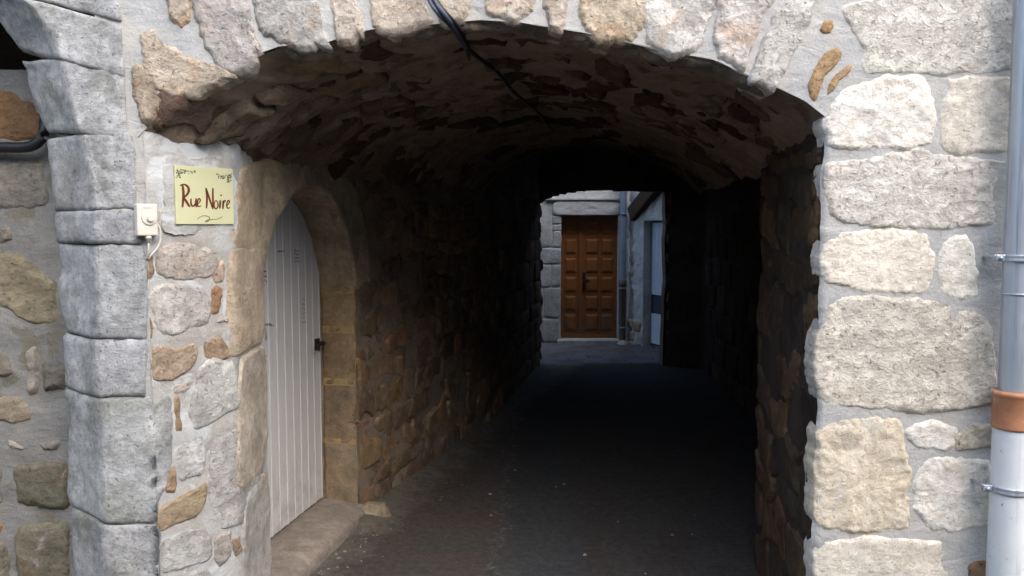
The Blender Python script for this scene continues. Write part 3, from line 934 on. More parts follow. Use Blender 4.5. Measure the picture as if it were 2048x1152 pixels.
for k in range(npl):
    a = DU0 + 0.012 + k * pw
    bevel(leaf('plank', a + 0.0018, a + pw - 0.0075, lambda u: 0.116, dtop, DD, DD + 0.021, M_DOOR, door, 6), 0.002, 1)
    leaf('bead', a + pw - 0.0062, a + pw - 0.0008, lambda u: 0.117, lambda u: dtop(u) - 0.004, DD - 0.0035, DD + 0.021, M_DOOR, door, 4)
# near-black sheet behind the door, coloured as the void's shade
V, F = [], []
for z in (0.05, 2.0):
    for u in (DU0 - 0.05, DU1 + 0.05): V.append(tuple(inward(u, z, DD + 0.06)))
link_mesh('door_void_sheet', V, [(0, 1, 3, 2)], M_VOID, house)

def ribbon(pts, w, place, V, F):
    """flat tapered stroke; place(a, b) gives the world point"""
    P = np.array(pts, float)
    for _ in range(2):
        Q = [P[0]]
        for a, b in zip(P[:-1], P[1:]):
            Q += [a * .75 + b * .25, a * .25 + b * .75]
        Q.append(P[-1]); P = np.array(Q)
    base = len(V)
    n = len(P)
    for i in range(n):
        t = P[min(i + 1, n - 1)] - P[max(i - 1, 0)]
        t = t / (np.hypot(*t) + 1e-9)
        ww = w * (0.55 + 0.45 * math.sin(math.pi * min(1, max(0, (i + 0.5) / n)))) * (0.75 + 0.35 * abs(t[1]))
        nrm = np.array([-t[1], t[0]]) * ww / 2
        V.append(tuple(place(*(P[i] + nrm)))); V.append(tuple(place(*(P[i] - nrm))))
    for i in range(n - 1):
        F.append((base + 2 * i, base + 2 * i + 1, base + 2 * i + 3, base + 2 * i + 2))

def on_door(px, py):
    d = ray(px, py)
    o = inward(DU0, 0, DD - 0.0042); e = inward(DU1, 0, DD - 0.0042)
    t = e - o
    # plan intersection
    k = (o.x * t.y - o.y * t.x) / (d.x * t.y - d.y * t.x)
    return Vector((d.x * k, d.y * k, CAM_Z + d.z * k))
# scribbles in marker
def scribble(cx, cy, w, h, n, lw, seed):
    lw *= 1.5
    rr = random.Random(seed)
    V, F = [], []
    for r in range(n):
        yy = cy + h * (r - (n - 1) / 2)
        x = cx - w / 2
        while x < cx + w / 2:
            cw = rr.uniform(2.0, 3.4)
            pts = [(x, yy + rr.uniform(-2.2, 2.2)), (x + cw * .5, yy + rr.uniform(-3, 3)), (x + cw * .2, yy + rr.uniform(-3, 3)), (x + cw, yy + rr.uniform(-2, 2))]
            ribbon(pts, lw, on_door, V, F)
            x += cw + rr.uniform(0.3, 1.0)
    return link_mesh('marker_scribble', V, F, M_INK, door, smooth=False)
scribble(561, 503, 11, 4, 1, 0.8, 1)
scribble(593, 512, 8, 7, 4, 0.7, 2)
scribble(528, 552, 8, 9, 3, 1.2, 3)
scribble(607, 622, 6, 9, 6, 0.45, 4)
scribble(537, 649, 22, 6, 1, 0.8, 5)
V, F = [], []
ribbon([(532, 657), (532, 668), (533, 676)], 0.8, on_door, V, F)
ribbon([(533, 676), (530, 674), (530, 680), (534, 678), (533, 672)], 0.8, on_door, V, F)
link_mesh('marker_scribble', V, F, M_INK, door, smooth=False)
scribble(530, 716, 5, 8, 2, 0.6, 6)
scribble(526, 572, 5, 5, 1, 2.0, 7)
# lock and lever
hc = on_door(628, 690)
V, F = [], []
tdir = (inward(DU1, 0, 0) - inward(DU0, 0, 0)).normalized()
ndir = (inward(DU0, 0, 0) - inward(DU0, 0, 1)).normalized()
def dbox(ca, cz, wa, wz, h0, h1, V, F):
    b = len(V)
    for h in (h0, h1):
        for a, z in ((-1, -1), (1, -1), (1, 1), (-1, 1)):
            V.append(tuple(hc + tdir * (ca + a * wa) + ndir * h + Vector((0, 0, cz + z * wz))))
    F += [tuple(b + i for i in f) for f in ((0, 1, 2, 3), (7, 6, 5, 4), (0, 4, 5, 1), (1, 5, 6, 2), (2, 6, 7, 3), (3, 7, 4, 0))]
dbox(0.035, 0.0, 0.022, 0.032, -0.002, 0.012, V, F)
dbox(0.03, 0.005, 0.012, 0.012, 0.012, 0.05, V, F)
dbox(-0.015, 0.008, 0.048, 0.008, 0.044, 0.058, V, F)
dbox(-0.055, -0.004, 0.010, 0.018, 0.044, 0.058, V, F)
bevel(link_mesh('handle', V, F, M_IRON, door, smooth=False), 0.003, 2)

# --- rubble of the left wall beyond the door
PICK = [(0.28, 0.19, 0.118), (0.31, 0.205, 0.12), (0.235, 0.16, 0.104), (0.27, 0.20, 0.145), (0.33, 0.205, 0.108), (0.195, 0.134, 0.093)]  # left stones raised in tone to carry the light they catch
def skip_l(u, v, w, h):
    return u < DU1 + 0.20 and v > 1.30
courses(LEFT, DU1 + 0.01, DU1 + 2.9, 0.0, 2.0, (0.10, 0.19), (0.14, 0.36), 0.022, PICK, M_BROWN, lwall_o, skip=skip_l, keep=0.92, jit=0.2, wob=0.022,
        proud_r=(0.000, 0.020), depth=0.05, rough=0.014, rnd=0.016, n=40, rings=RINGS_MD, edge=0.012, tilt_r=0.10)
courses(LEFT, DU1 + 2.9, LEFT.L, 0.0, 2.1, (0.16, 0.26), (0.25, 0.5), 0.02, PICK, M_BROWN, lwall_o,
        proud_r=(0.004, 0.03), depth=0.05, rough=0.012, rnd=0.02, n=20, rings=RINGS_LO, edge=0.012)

# --- right wall of the passage
nu, nz = 130, 90
V = np.array([(u, z) for u in np.linspace(0.03, RIGHT.L, nu) for z in np.linspace(-0.05, 3.05, nz)])
x, y, _, _ = RIGHT.pos(V[:, 0])
Q = np.c_[x, y, V[:, 1]]
hh = fbm(Q, 5, 4, 71) * 0.012
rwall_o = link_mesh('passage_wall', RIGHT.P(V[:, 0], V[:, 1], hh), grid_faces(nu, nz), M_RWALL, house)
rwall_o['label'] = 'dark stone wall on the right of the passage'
PICKR = [(0.066, 0.041, 0.024), (0.045, 0.03, 0.019), (0.05, 0.036, 0.026), (0.078, 0.048, 0.027), (0.042, 0.032, 0.024)]  # rubble coloured darker, standing for the right wall's shade
courses(RIGHT, 0.05, 1.19, 0.0, 2.02, (0.12, 0.26), (0.16, 0.42), 0.025, [tuple(1.8 * q for q in c_) for c_ in PICKR], M_BROWN, rwall_o, jit=0.16, wob=0.03, keep=0.85,  # front jamb stones brightened in colour where daylight reaches
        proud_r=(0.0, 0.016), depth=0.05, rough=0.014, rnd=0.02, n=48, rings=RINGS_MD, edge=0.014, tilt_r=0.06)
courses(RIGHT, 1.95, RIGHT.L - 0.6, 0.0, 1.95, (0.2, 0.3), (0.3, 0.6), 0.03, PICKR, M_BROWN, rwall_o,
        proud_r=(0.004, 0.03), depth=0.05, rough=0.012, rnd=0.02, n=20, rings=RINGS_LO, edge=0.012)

# --- the vault
nt, ny = 170, 260
V = np.array([(t * 2.35, y) for t in np.linspace(0, 1, nt) for y in np.linspace(YF - 0.002, Y_VEND, ny)])
x, z = VAULT.base(V[:, 0] / 2.35, V[:, 1])
Q = np.c_[x, V[:, 1] * 0.9, z]
hv = fbm(Q, 3.0, 5, 111) * 0.035 + ridged(Q, 6.0, 4, 112) * 0.020 + fbm(Q, 22.0, 3, 113) * 0.010
front_fade = np.clip((V[:, 1] - YF) / 0.12, 0, 1)
hv = hv * front_fade
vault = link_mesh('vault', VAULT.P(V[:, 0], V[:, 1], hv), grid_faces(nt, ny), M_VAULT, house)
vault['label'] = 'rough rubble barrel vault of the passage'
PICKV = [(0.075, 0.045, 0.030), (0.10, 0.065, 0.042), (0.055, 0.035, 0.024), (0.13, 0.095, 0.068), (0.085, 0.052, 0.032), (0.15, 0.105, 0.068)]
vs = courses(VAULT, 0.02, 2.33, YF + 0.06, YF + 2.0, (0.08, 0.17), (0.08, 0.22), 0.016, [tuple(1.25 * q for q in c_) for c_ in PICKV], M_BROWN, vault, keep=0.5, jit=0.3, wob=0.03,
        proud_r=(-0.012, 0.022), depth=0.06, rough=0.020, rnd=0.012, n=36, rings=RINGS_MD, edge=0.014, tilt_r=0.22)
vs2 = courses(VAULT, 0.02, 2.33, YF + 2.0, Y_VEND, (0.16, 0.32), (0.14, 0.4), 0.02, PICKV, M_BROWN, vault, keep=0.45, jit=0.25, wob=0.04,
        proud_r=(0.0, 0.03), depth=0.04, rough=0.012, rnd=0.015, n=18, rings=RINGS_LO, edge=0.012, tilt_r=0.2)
# flakes hanging along the left haunch by the street, coloured paler for its daylight
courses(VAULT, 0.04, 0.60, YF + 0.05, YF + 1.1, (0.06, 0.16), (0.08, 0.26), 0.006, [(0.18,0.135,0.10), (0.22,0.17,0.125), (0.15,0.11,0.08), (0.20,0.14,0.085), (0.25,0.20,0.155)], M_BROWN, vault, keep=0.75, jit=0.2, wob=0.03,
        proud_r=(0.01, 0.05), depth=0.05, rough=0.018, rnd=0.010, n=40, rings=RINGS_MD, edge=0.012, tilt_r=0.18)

# flat soffit between the vault and the set-back right wall
Vs_, Fs_ = [], []
for k, yy in enumerate(np.linspace(4.2, Y_VEND, 30)):
    _x, _z = VAULT.base(np.array([0.985]), np.array([yy]))
    Vs_ += [(float(_x[0]), yy, float(_z[0]) + 0.01), (2.6, yy, float(_z[0]) - 0.03)]
Fs_ = [(2 * i, 2 * i + 1, 2 * i + 3, 2 * i + 2) for i in range(29)]
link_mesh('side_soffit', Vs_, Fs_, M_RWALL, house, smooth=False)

# --- higher, unlit ceiling behind the vault, far end of the passage, outer shell
Vs, Fs = [], []
def quad(a, b, c, d):
    k = len(Vs); Vs.extend([a, b, c, d]); Fs.append((k, k + 1, k + 2, k + 3))
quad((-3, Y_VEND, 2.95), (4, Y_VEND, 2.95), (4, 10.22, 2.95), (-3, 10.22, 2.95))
link_mesh('ceiling', Vs, Fs, M_SHADE, house, smooth=False)
# riser at the end of the vault
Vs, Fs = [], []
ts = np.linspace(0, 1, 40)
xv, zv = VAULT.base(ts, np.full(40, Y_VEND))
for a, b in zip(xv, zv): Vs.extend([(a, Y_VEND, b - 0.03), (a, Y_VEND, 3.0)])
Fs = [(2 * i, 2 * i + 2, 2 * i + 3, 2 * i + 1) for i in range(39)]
link_mesh('vault_end', Vs, Fs, M_SHADE, house, smooth=False)

YE = 10.22
def exit_pts():
    L = [(1079, 742), (1080, 690), (1077, 655), (1081, 640), (1079, 600), (1076, 566), (1080, 560), (1079, 530), (1075, 505), (1080, 497), (1079, 470), (1076, 452), (1080, 446), (1080, 408)]
    T = [(1090, 402), (1093, 398), (1104, 395), (1107, 391), (1118, 391), (1121, 387), (1133, 388), (1136, 384), (1152, 385), (1155, 381), (1172, 382), (1176, 380), (1200, 380), (1228, 379), (1232, 382), (1262, 381), (1300, 383), (1331, 383)]
    Rr = [(1330, 420), (1332, 450), (1329, 480), (1330, 520), (1332, 560), (1328, 600), (1328, 640), (1326, 680), (1325, 742)]
    return [at_y(x, y, YE) for x, y in L + T + Rr]
EP = exit_pts()
EP[0].z = -0.05; EP[-1].z = -0.05
V, F = [], []
n = len(EP)
cx = sum(p.x for p in EP) / n
for p in EP:
    V.append((p.x, YE, p.z)); V.append((p.x, YE + 0.22, p.z))
    dx = p.x - cx
for i in range(n - 1):
    F.append((2 * i, 2 * i + 1, 2 * i + 3, 2 * i + 2))
# outer rectangle
XL, XR, ZT, ZB = -6.0, 8.0, 4.4, 4.3
def outer(p):
    if p.z >= EP[13].z - 1e-6 and EP[13].x < p.x < EP[-10].x:
        return (p.x, ZB)
    return (XL if p.x < cx else XR, p.z)
base = len(V)
for p in EP:
    ox, oz = outer(p)
    V.append((ox, YE, oz)); V.append((ox, YE + 0.22, oz))
corner = {}
for i in range(n - 1):
    a, b = base + 2 * i, base + 2 * (i + 1)
    F.append((2 * i, 2 * i + 2, b, a)); F.append((2 * i + 1, a + 1, b + 1, 2 * i + 3))
    if (V[a][0] != V[b][0]) and (abs(V[a][2] - V[b][2]) > 0.5):
        cxn = V[a][0] if abs(V[a][0]) > 5 else V[b][0]
        k = len(V)
        V += [(cxn, YE, ZB), (cxn, YE + 0.22, ZB)]
        F += [(a, b, k), (a + 1, k + 1, b + 1)]
back = link_mesh('back_wall', V, F, M_SHADE, house, smooth=False)
back['label'] = 'back wall with the far mouth of the passage'
# rough stones lining the far mouth
for k in range(9):
    py = 420 + k * 36
    p = at_y(1080, py, YE + 0.1)
    w = random.uniform(0.10, 0.2)
    FR = Plane(YE - 0.001)
    stone('stone', [(p.x - w, p.z - .09), (p.x - .02, p.z - .10), (p.x + random.uniform(0.0, 0.03), p.z - 0.04), (p.x + random.uniform(-.01, 0.02), p.z + .04), (p.x - .02, p.z + .09), (p.x - w, p.z + .09)], FR, M_BROWN, back, vary(PICK[2]), proud=0.03, depth=0.05, n=24, rings=RINGS_LO, edge=0.01)
for k in range(9):
    py = 400 + k * 38
    p = at_y(1330, py, YE + 0.1)
    w = random.uniform(0.10, 0.2)
    stone('stone', [(p.x + w, p.z - .09), (p.x + .03, p.z - .10), (p.x + random.uniform(-.01, 0.02), p.z - 0.04), (p.x + random.uniform(-.01, 0.02), p.z + .04), (p.x + .03, p.z + .09), (p.x + w, p.z + .09)], FR, M_BROWN, back, vary(PICK[2]), proud=0.03, depth=0.05, n=24, rings=RINGS_LO, edge=0.01)
# roof and gable walls
Vs, Fs = [], []
quad((XL, YF, 0), (XL, YE, 0), (XL, YE, ZB), (XL, YF, ZT))
quad((XR, YF, 0), (XR, YE, 0), (XR, YE, ZB), (XR, YF, ZT))
link_mesh('gable_walls', Vs, Fs, M_MORTAR, house, smooth=False)
Vs, Fs = [], []
ym = YF + 2.2
quad((XL - .2, YF - .35, ZT - .05), (XR + .2, YF - .35, ZT - .05), (XR + .2, ym, ZT + 0.7), (XL - .2, ym, ZT + 0.7))
quad((XL - .2, YE + .3, ZB - .03), (XR + .2, YE + .3, ZB - .03), (XR + .2, ym, ZT + 0.7), (XL - .2, ym, ZT + 0.7))
M_TILE = mat_plain('clay roof tiles', (0.25, 0.12, 0.07), 0.9, 0.2, scale=6)
link_mesh('roof', Vs, Fs, M_TILE, house, smooth=False)

# ================================================================== LEFT: PIER OF THE BLOCKED ARCH
arch_l = thing('blocked_arch', 'grey chamfered stone pier of a blocked pointed arch at the left edge', 'arch')
ARRIS = [(-130, 40), (-60, 0), (5, 52), (55, 88), (125, 116), (200, 133), (265, 150), (300, 160), (350, 170), (415, 177), (485, 184), (600, 186), (700, 186), (800, 188), (876, 191), (1050, 200), (1126, 205), (1400, 220)]
ARRIS = [(-260, -330), (-130, -130), (-60, -20), (5, 55), (55, 88), (125, 116), (200, 133), (265, 150), (300, 160), (350, 170), (415, 177), (485, 184), (600, 186), (700, 186), (800, 188), (876, 191), (1050, 200), (1126, 205), (1400, 220)]
OUTER = [(-260, -420), (-130, -260), (-60, -130), (5, -45), (55, 0), (130, 50), (165, 54), (250, 86), (272, 95), (400, 107), (500, 117), (575, 117), (640, 124), (671, 133), (691, 125), (796, 132), (900, 134), (1026, 136), (1051, 145), (1152, 147), (1400, 158)]
RIGHTE = [(-260, 150), (-130, 205), (-60, 232), (0, 240), (150, 245), (240, 250), (300, 266), (420, 271), (490, 284), (600, 293), (680, 290), (780, 288), (797, 290), (797.6, 336), (940, 340), (985, 330), (1008, 306), (1050, 309), (1100, 314), (1400, 322)]
def tab(T, y): return float(np.interp(y, [a for a, b in T], [b for a, b in T]))
def quoin(ys_, colr, tiltj=0.0):
    """one block: face on the street front, chamfer, jamb; ys_ = (top px, bottom px)"""
    _seed[0] += 1
    s = _seed[0]
    y0, y1 = ys_
    nz, m = max(8, int((y1 - y0) / 7)), 56
    V = []
    for i in range(nz + 3):
        if i == 0: q, dep = 0.0, 0.014
        elif i == nz + 2: q, dep = 1.0, 0.014
        else:
            q = (i - 1) / nz; dep = 0.0
        py = y0 + (y1 - y0) * q
        joint = min(q, 1 - q) * (y1 - y0) / F_PX * 3.05
        ded = 0.006 * max(0, 1 - joint / 0.013) ** 2 + dep
        xr_ = tab(RIGHTE, py); xa = tab(ARRIS, py); xo = tab(OUTER, py)
        pa = at_y(xa, py, YF - 0.012); po = at_y(xo, py, YF + 0.21)
        zz = pa.z
        face = []
        for pxx in np.linspace(xr_, xa + 15, 24):
            if pxx > 299:
                u, _z = LEFT.px(pxx, py, 0, 0.2)
                q4 = LEFT.P(np.array([u]), np.array([0.0]), np.array([0.012]))[0]
                face.append((q4[0], q4[1]))
            else:
                face.append((at_y(pxx, py, YF - 0.012).x, YF - 0.012))
        f0 = face[0]
        rest = np.array([(pa.x + 0.022, YF - 0.0115), (pa.x + 0.006, YF - 0.003), (pa.x - 0.012, YF + 0.011), (pa.x - 0.030, YF + 0.032), (po.x + 0.006, YF + 0.198), (po.x - 0.002, YF + 0.225), (po.x - 0.002, YF + 0.62)])
        d = np.concatenate([[0], np.cumsum(np.hypot(*(rest[1:] - rest[:-1]).T))])
        t = np.linspace(0, d[-1], m - 26)
        Xp = np.concatenate([[f0[0] + 0.003, f0[0] + 0.002], [f[0] for f in face], np.interp(t, d, rest[:, 0])])
        Yp = np.concatenate([[f0[1] + 0.06, f0[1] + 0.012], [f[1] for f in face], np.interp(t, d, rest[:, 1])])
        tx, ty = np.gradient(Xp), np.gradient(Yp); nn_ = np.hypot(tx, ty) + 1e-9
        nx, nyv = -ty / nn_, tx / nn_
        nx, nyv = -nx, -nyv
        kk = np.ones(7) / 7
        nx = np.convolve(np.pad(nx, 3, 'edge'), kk, 'valid'); nyv = np.convolve(np.pad(nyv, 3, 'edge'), kk, 'valid')
        # outward = towards the street / the opening
        if nyv[m // 4] > 0: nx, nyv = -nx, -nyv
        slope = tiltj * (Xp - Xp.mean())
        for k in range(m): V.append((Xp[k] - nx[k] * ded, Yp[k] - nyv[k] * ded, zz + slope[k], nx[k], nyv[k]))
    V = np.array(V)
    Q = np.c_[V[:, :3]]; Q[:, 2] += s * 1.3
    rel = fbm(Q, 7, 5, s) * 0.014 + fbm(Q, 45, 3, s + 9) * 0.004
    wob = fbm(np.c_[np.zeros(len(V)), np.zeros(len(V)), V[:, 2]] + s, 6, 2, s) * 0.006
    V[:, 0] += V[:, 3] * (rel + wob); V[:, 1] += V[:, 4] * (rel + wob)
    V[:, 2] += fbm(V[:, :3] * [1, 1, 0] + s * 0.1, 9, 3, 7) * 0.008
    F = grid_faces(nz + 3, m)
    return link_mesh('quoin', V[:, :3], F, M_GREY, arch_l, colr)
G1, G2, G3 = (0.375, 0.38, 0.375), (0.33, 0.34, 0.34), (0.36, 0.365, 0.365)
for yy, g, tj in (((-256, -128), G3, -.2), ((-126, -16), G3, -.25), ((-14, 112), G1, -.28), ((113, 264), G1, -0.12), ((266, 420), G1, 0), ((421, 488), G2, 0), ((490, 679), G2, 0), ((681, 796.5), G3, .02), ((798, 1050), G1, 0.03), ((1052, 1240), G1, 0), ((1242, 1400), G2, 0)):
    quoin(yy, vary(g, 0.04), tj)
# infill
YI = 3.60
INF = Plane(YI)
nx, nz = 70, 100
V = np.array([(u, z) for u in np.linspace(-3.7, -1.35, nx) for z in np.linspace(-0.05, 2.34, nz)])
Q = np.c_[V, np.zeros(len(V))]
infill = link_mesh('infill_wall', INF.P(V[:, 0], V[:, 1], fbm(Q, 4, 4, 131) * 0.02 + ridged(Q, 6, 3, 132) * 0.012), grid_faces(nx, nz), M_INFILL, arch_l)
infill['label'] = 'rough grey rubble infill of the blocked arch'
IN = [
 ([(-60,185),(30,178),(70,205),(90,240),(90,278),(20,284),(-60,282)], (0.26,0.16,0.085)),
 ([(-40,325),(50,318),(92,325),(105,410),(60,425),(-40,415)], (0.29,0.27,0.23)),
 ([(-40,455),(26,450),(30,484),(-40,492)], (0.27,0.24,0.20)),
 ([(-60,498),(20,505),(64,530),(112,570),(128,652),(60,650),(0,612),(-60,600)], (0.31,0.27,0.185)),
 ([(53,702),(73,690),(82,740),(76,785),(58,786),(55,740)], (0.38,0.35,0.31)),
 ([(-40,695),(18,710),(36,752),(-40,762)], (0.26,0.24,0.20)),
 ([(88,730),(132,728),(132,780),(88,780)], (0.22,0.205,0.165)),
 ([(-30,800),(42,794),(70,832),(40,852),(-30,832)], (0.33,0.28,0.21)),
 ([(10,872),(50,884),(58,900),(20,902)], (0.36,0.34,0.30)),
 ([(76,885),(118,880),(122,900),(85,905)], (0.34,0.32,0.28)),
 ([(22,932),(80,922),(140,920),(142,1015),(40,1012)], (0.21,0.20,0.15)),
 ([(28,1052),(140,1040),(148,1152),(140,1230),(42,1225)], (0.22,0.205,0.15)),
 ([(-60,930),(5,925),(12,1000),(-60,1010)], (0.25,0.23,0.20)),
 ([(-15,1048),(8,1045),(10,1068),(-15,1070)], (0.45,0.22,0.10)),
 ([(-60,1080),(15,1085),(15,1200),(-60,1200)], (0.24,0.22,0.18)),
]
for poly, cc in IN:
    stone('stone', [INF.px(*p) for p in poly], INF, M_RUBBLE, infill, tuple(0.8 * q for q in cc), proud=0.018, depth=0.05, rough=0.014, rnd=0.025, n=64, edge=0.008, fr=14)
courses(INF, -3.6, -2.3, 0.0, 2.2, (0.15, 0.25), (0.2, 0.45), 0.04, [(0.28,0.25,0.2), (0.24,0.22,0.18)], M_RUBBLE, infill, n=28, rings=RINGS_MD, rough=0.012, proud=0.02)
Vs, Fs = [], []
quad((-3.7, 4.4, -0.05), (-1.32, 4.4, -0.05), (-1.32, 4.4, 3.2), (-3.7, 4.4, 3.2))
quad((-3.7, 3.06, 3.0), (-1.32, 3.06, 3.0), (-1.32, 4.4, 3.0), (-3.7, 4.4, 3.0))
quad((-3.65, 3.06, -0.05), (-3.65, 4.4, -0.05), (-3.65, 4.4, 3.2), (-3.65, 3.06, 3.2))
link_mesh('recess_back', Vs, Fs, M_SHADE, arch_l, smooth=False)
# left springer of that arch, outside the picture
Vs, Fs = [], []
quad((-6, YF + .002, -.05), (-3.4, YF + .002, -.05), (-3.0, YF + .002, 3.0), (-6, YF + .002, 3.0))
link_mesh('side_masonry', Vs, Fs, M_INFILL, arch_l, smooth=False)

# black pipe crossing the infill
M_BLACK = mat_plain('black rubber', (0.012, 0.012, 0.013), 0.5, 0.4)
M_CABLE = mat_plain('grey blue cable', (0.06, 0.075, 0.10), 0.5, 0.4)
bp = thing('black_hose', 'black hose bending round behind the grey pier at left', 'hose')
tube('hose', [at_y(-160, 300, 3.54), at_y(-60, 297, 3.54), at_y(0, 294, 3.53), at_y(50, 296, 3.53), at_y(74, 288, 3.53), at_y(88, 268, 3.54), at_y(92, 230, 3.56), at_y(92, 190, 3.60)], 0.022, M_BLACK, bp, 14, smooth_pts=2)

# ================================================================== SMALL THINGS ON THE FRONT
# --- name sign
sign = thing('street_sign', 'yellow square street name sign reading Rue Noire with brown letters', 'sign')
def onL(px, py, h):
    u, z = LEFT.px(px, py, 0, U_A1 + 0.05)
    return Vector(LEFT.P(np.array([u]), np.array([z]), np.array([h]))[0])
cTL, cTR, cBR, cBL = onL(349, 332, 0), onL(462.5, 338, 0), onL(465, 449, 0), onL(348, 448, 0)
sl, sr = (cTL + cBL) / 2, (cTR + cBR) / 2
sU = (sr - sl); sU.z = 0
sW = sU.length; sU.normalize()
sN = Vector((sU.y, -sU.x, 0))
if sN.y > 0: sN = -sN
sH = ((cTL - cBL).length + (cTR - cBR).length) / 2
sC = (sl + sr) / 2 + sN * 0.022 - sU * 0.010
def on_sign(a, b, h=0.0):
    return sC + sU * ((a - 0.5) * sW) + Vector((0, 0, (0.5 - b) * sH)) + sN * h
V, F = [], []
for h in (-0.008, 0.0):
    for a, b in ((0, 1), (1, 1), (1, 0), (0, 0)): V.append(tuple(on_sign(a, b, h)))
F = [(0, 1, 2, 3), (7, 6, 5, 4), (0, 4, 5, 1), (1, 5, 6, 2), (2, 6, 7, 3), (3, 7, 4, 0)]
M_SIGN = mat_plain('glazed pale yellow', (0.50, 0.495, 0.30), 0.45, 0.5, var=0.03, scale=8)
M_LETTER = mat_plain('brown enamel', (0.12, 0.030, 0.012), 0.4, 0.4)
M_VINE = mat_plain('grey green enamel', (0.11, 0.12, 0.09), 0.4, 0.4)
bevel(link_mesh('panel', V, F, M_SIGN, sign, smooth=False), 0.0015, 2)
def sgn(x, y):
    a = (x - 481) / 510.0
    top, bot = 140 + 35 * a, 655 + 5 * a
    return on_sign(a, (y - top) / (bot - top), 0.0008)
# plaster bed behind the panel
PB = [(-0.16, 1.12), (-0.12, 0.5), (-0.10, -0.06), (0.0, -0.14), (0.5, -0.13), (0.95, -0.10), (1.05, 0.2), (1.07, 0.7), (1.03, 1.04), (0.7, 1.10), (0.3, 1.16)]
class SignFrame:
    def P(self, u, v, h):
        return np.array([tuple(on_sign(a, b, c)) for a, b, c in zip(u / sW, v / sH, h)])
stone('plaster_bed', [(a * sW, b * sH) for a, b in PB], SignFrame(), M_PLASTER, splay, (0.6, 0.58, 0.54), proud=-0.010, depth=0.06, rough=0.006, rnd=0.03, n=80, edge=0.012, facets=0)
def strokes(nm, L, w, mat):
    V, F = [], []
    for s_ in L:
        ribbon(s_, w, sgn, V, F)
    return link_mesh(nm, V, F, mat, sign, smooth=False)
strokes('letter', [[(520,316),(548,304),(580,318),(594,350),(586,385),(560,412),(543,428)], [(540,312),(546,360),(544,430),(534,506)], [(546,424),(566,450),(580,478),(597,504)]], 20, M_LETTER)
strokes('letter', [[(609,430),(606,465),(612,494),(628,500),(644,480),(652,455)], [(653,428),(649,465),(650,490),(657,506)]], 16, M_LETTER)
strokes('letter', [[(666,476),(684,462),(690,442),(680,428),(668,440),(661,470),(666,496),(680,504),(693,492)]], 12, M_LETTER)
strokes('letter', [[(741,338),(748,400),(747,460),(740,518)], [(741,340),(760,400),(778,460),(798,522)], [(803,340),(800,400),(801,460),(797,524)]], 16, M_LETTER)
strokes('letter', [[(828,448),(812,466),(808,495),(818,522),(834,522),(846,496),(844,466),(828,446)]], 12, M_LETTER)
strokes('letter', [[(866,446),(865,480),(861,520)], [(871,398),(875,404),(872,410)]], 16, M_LETTER)
strokes('letter', [[(893,450),(892,485),(889,524)], [(892,480),(900,460),(910,450),(919,456)]], 16, M_LETTER)
strokes('letter', [[(927,494),(945,480),(954,460),(944,446),(931,458),(924,488),(928,514),(942,522),(956,508)]], 12, M_LETTER)
strokes('flourish', [[(655,614),(680,592),(715,580),(750,586),(770,602),(758,624),(738,638),(726,634),(748,618),(790,616),(840,614),(886,590)]], 8, M_VINE)
def vine(cx0, cx1, cy, droop, seed, nm='vine_ornament'):
    rr = random.Random(seed)
    V, F = [], []
    ribbon([(cx0, cy), ((cx0 * 2 + cx1) / 3, cy + 14), ((cx0 + 2 * cx1) / 3, cy - 4), (cx1, cy + 16)], 3, sgn, V, F)
    for k in range(46):
        x = rr.uniform(cx0, cx1); y = cy + rr.uniform(-14, 26)
        if k < 16:
            x = droop + rr.gauss(0, 10); y = cy + rr.uniform(8, 60)
        a = rr.uniform(0, 6.28); r = rr.uniform(5.0, 10.5)
        b = len(V)
        for q in range(5):
            V.append(tuple(sgn(x + r * math.cos(a + q * 1.257) * rr.uniform(.5, 1), y + r * math.sin(a + q * 1.257) * rr.uniform(.5, 1))))
        F.append(tuple(b + q for q in range(5)))
    return link_mesh(nm, V, F, M_VINE, sign, smooth=False)
vine(490, 655, 190, 512, 3)
vine(840, 978, 232, 945, 4)

# --- switch box
M_WHITE = mat_plain('off white plastic', (0.56, 0.52, 0.45), 0.42, 0.45, var=0.03)
box = thing('switch_box', 'small cream plastic switch box with a round dial on the stone corner', 'switch box')
bc = onL(302, 440, 0)
bU = Vector((0.80, 0.60, 0)).normalized()
bN = Vector((bU.y, -bU.x, 0))
if bN.y > 0: bN = -bN
bc = bc - bU * 0.012 + Vector((-0.004, -0.012, 0))
def on_box(a, b, h): return bc + bU * a + Vector((0, 0, b)) + bN * h
def boxgeo(a0, a1, b0, b1, h0, h1, taper=0.0):
    V = []
    for h, t in ((h0, 0), (h1, taper)):
        for a, b in ((a0 + t, b0 + t), (a1 - t, b0 + t), (a1 - t, b1 - t), (a0 + t, b1 - t)): V.append(tuple(on_box(a, b, h)))
    return V, [(3, 2, 1, 0), (4, 5, 6, 7), (0, 1, 5, 4), (1, 2, 6, 5), (2, 3, 7, 6), (3, 0, 4, 7)]
V, F = boxgeo(-0.037, 0.037, -0.058, 0.058, 0.0, 0.036, 0.002)
bevel(link_mesh('housing', V, F, M_WHITE, box, smooth=False), 0.005, 3)
def disc(nm, ca, cb, r, h0, h1, mat, par, n=36, rt=None):
    V = [tuple(on_box(ca + r * math.cos(6.2832 * k / n), cb + r * math.sin(6.2832 * k / n), h0)) for k in range(n)]
    rt = rt or r * 0.94
    V += [tuple(on_box(ca + rt * math.cos(6.2832 * k / n), cb + rt * math.sin(6.2832 * k / n), h1)) for k in range(n)]
    F = [(k, (k + 1) % n, n + (k + 1) % n, n + k) for k in range(n)] + [tuple(n + k for k in range(n))]
    return bevel(link_mesh(nm, V, F, mat, par, smooth=False), 0.001, 2)
dl = disc('dial', 0.006, 0.008, 0.027, 0.035, 0.041, M_WHITE, box)
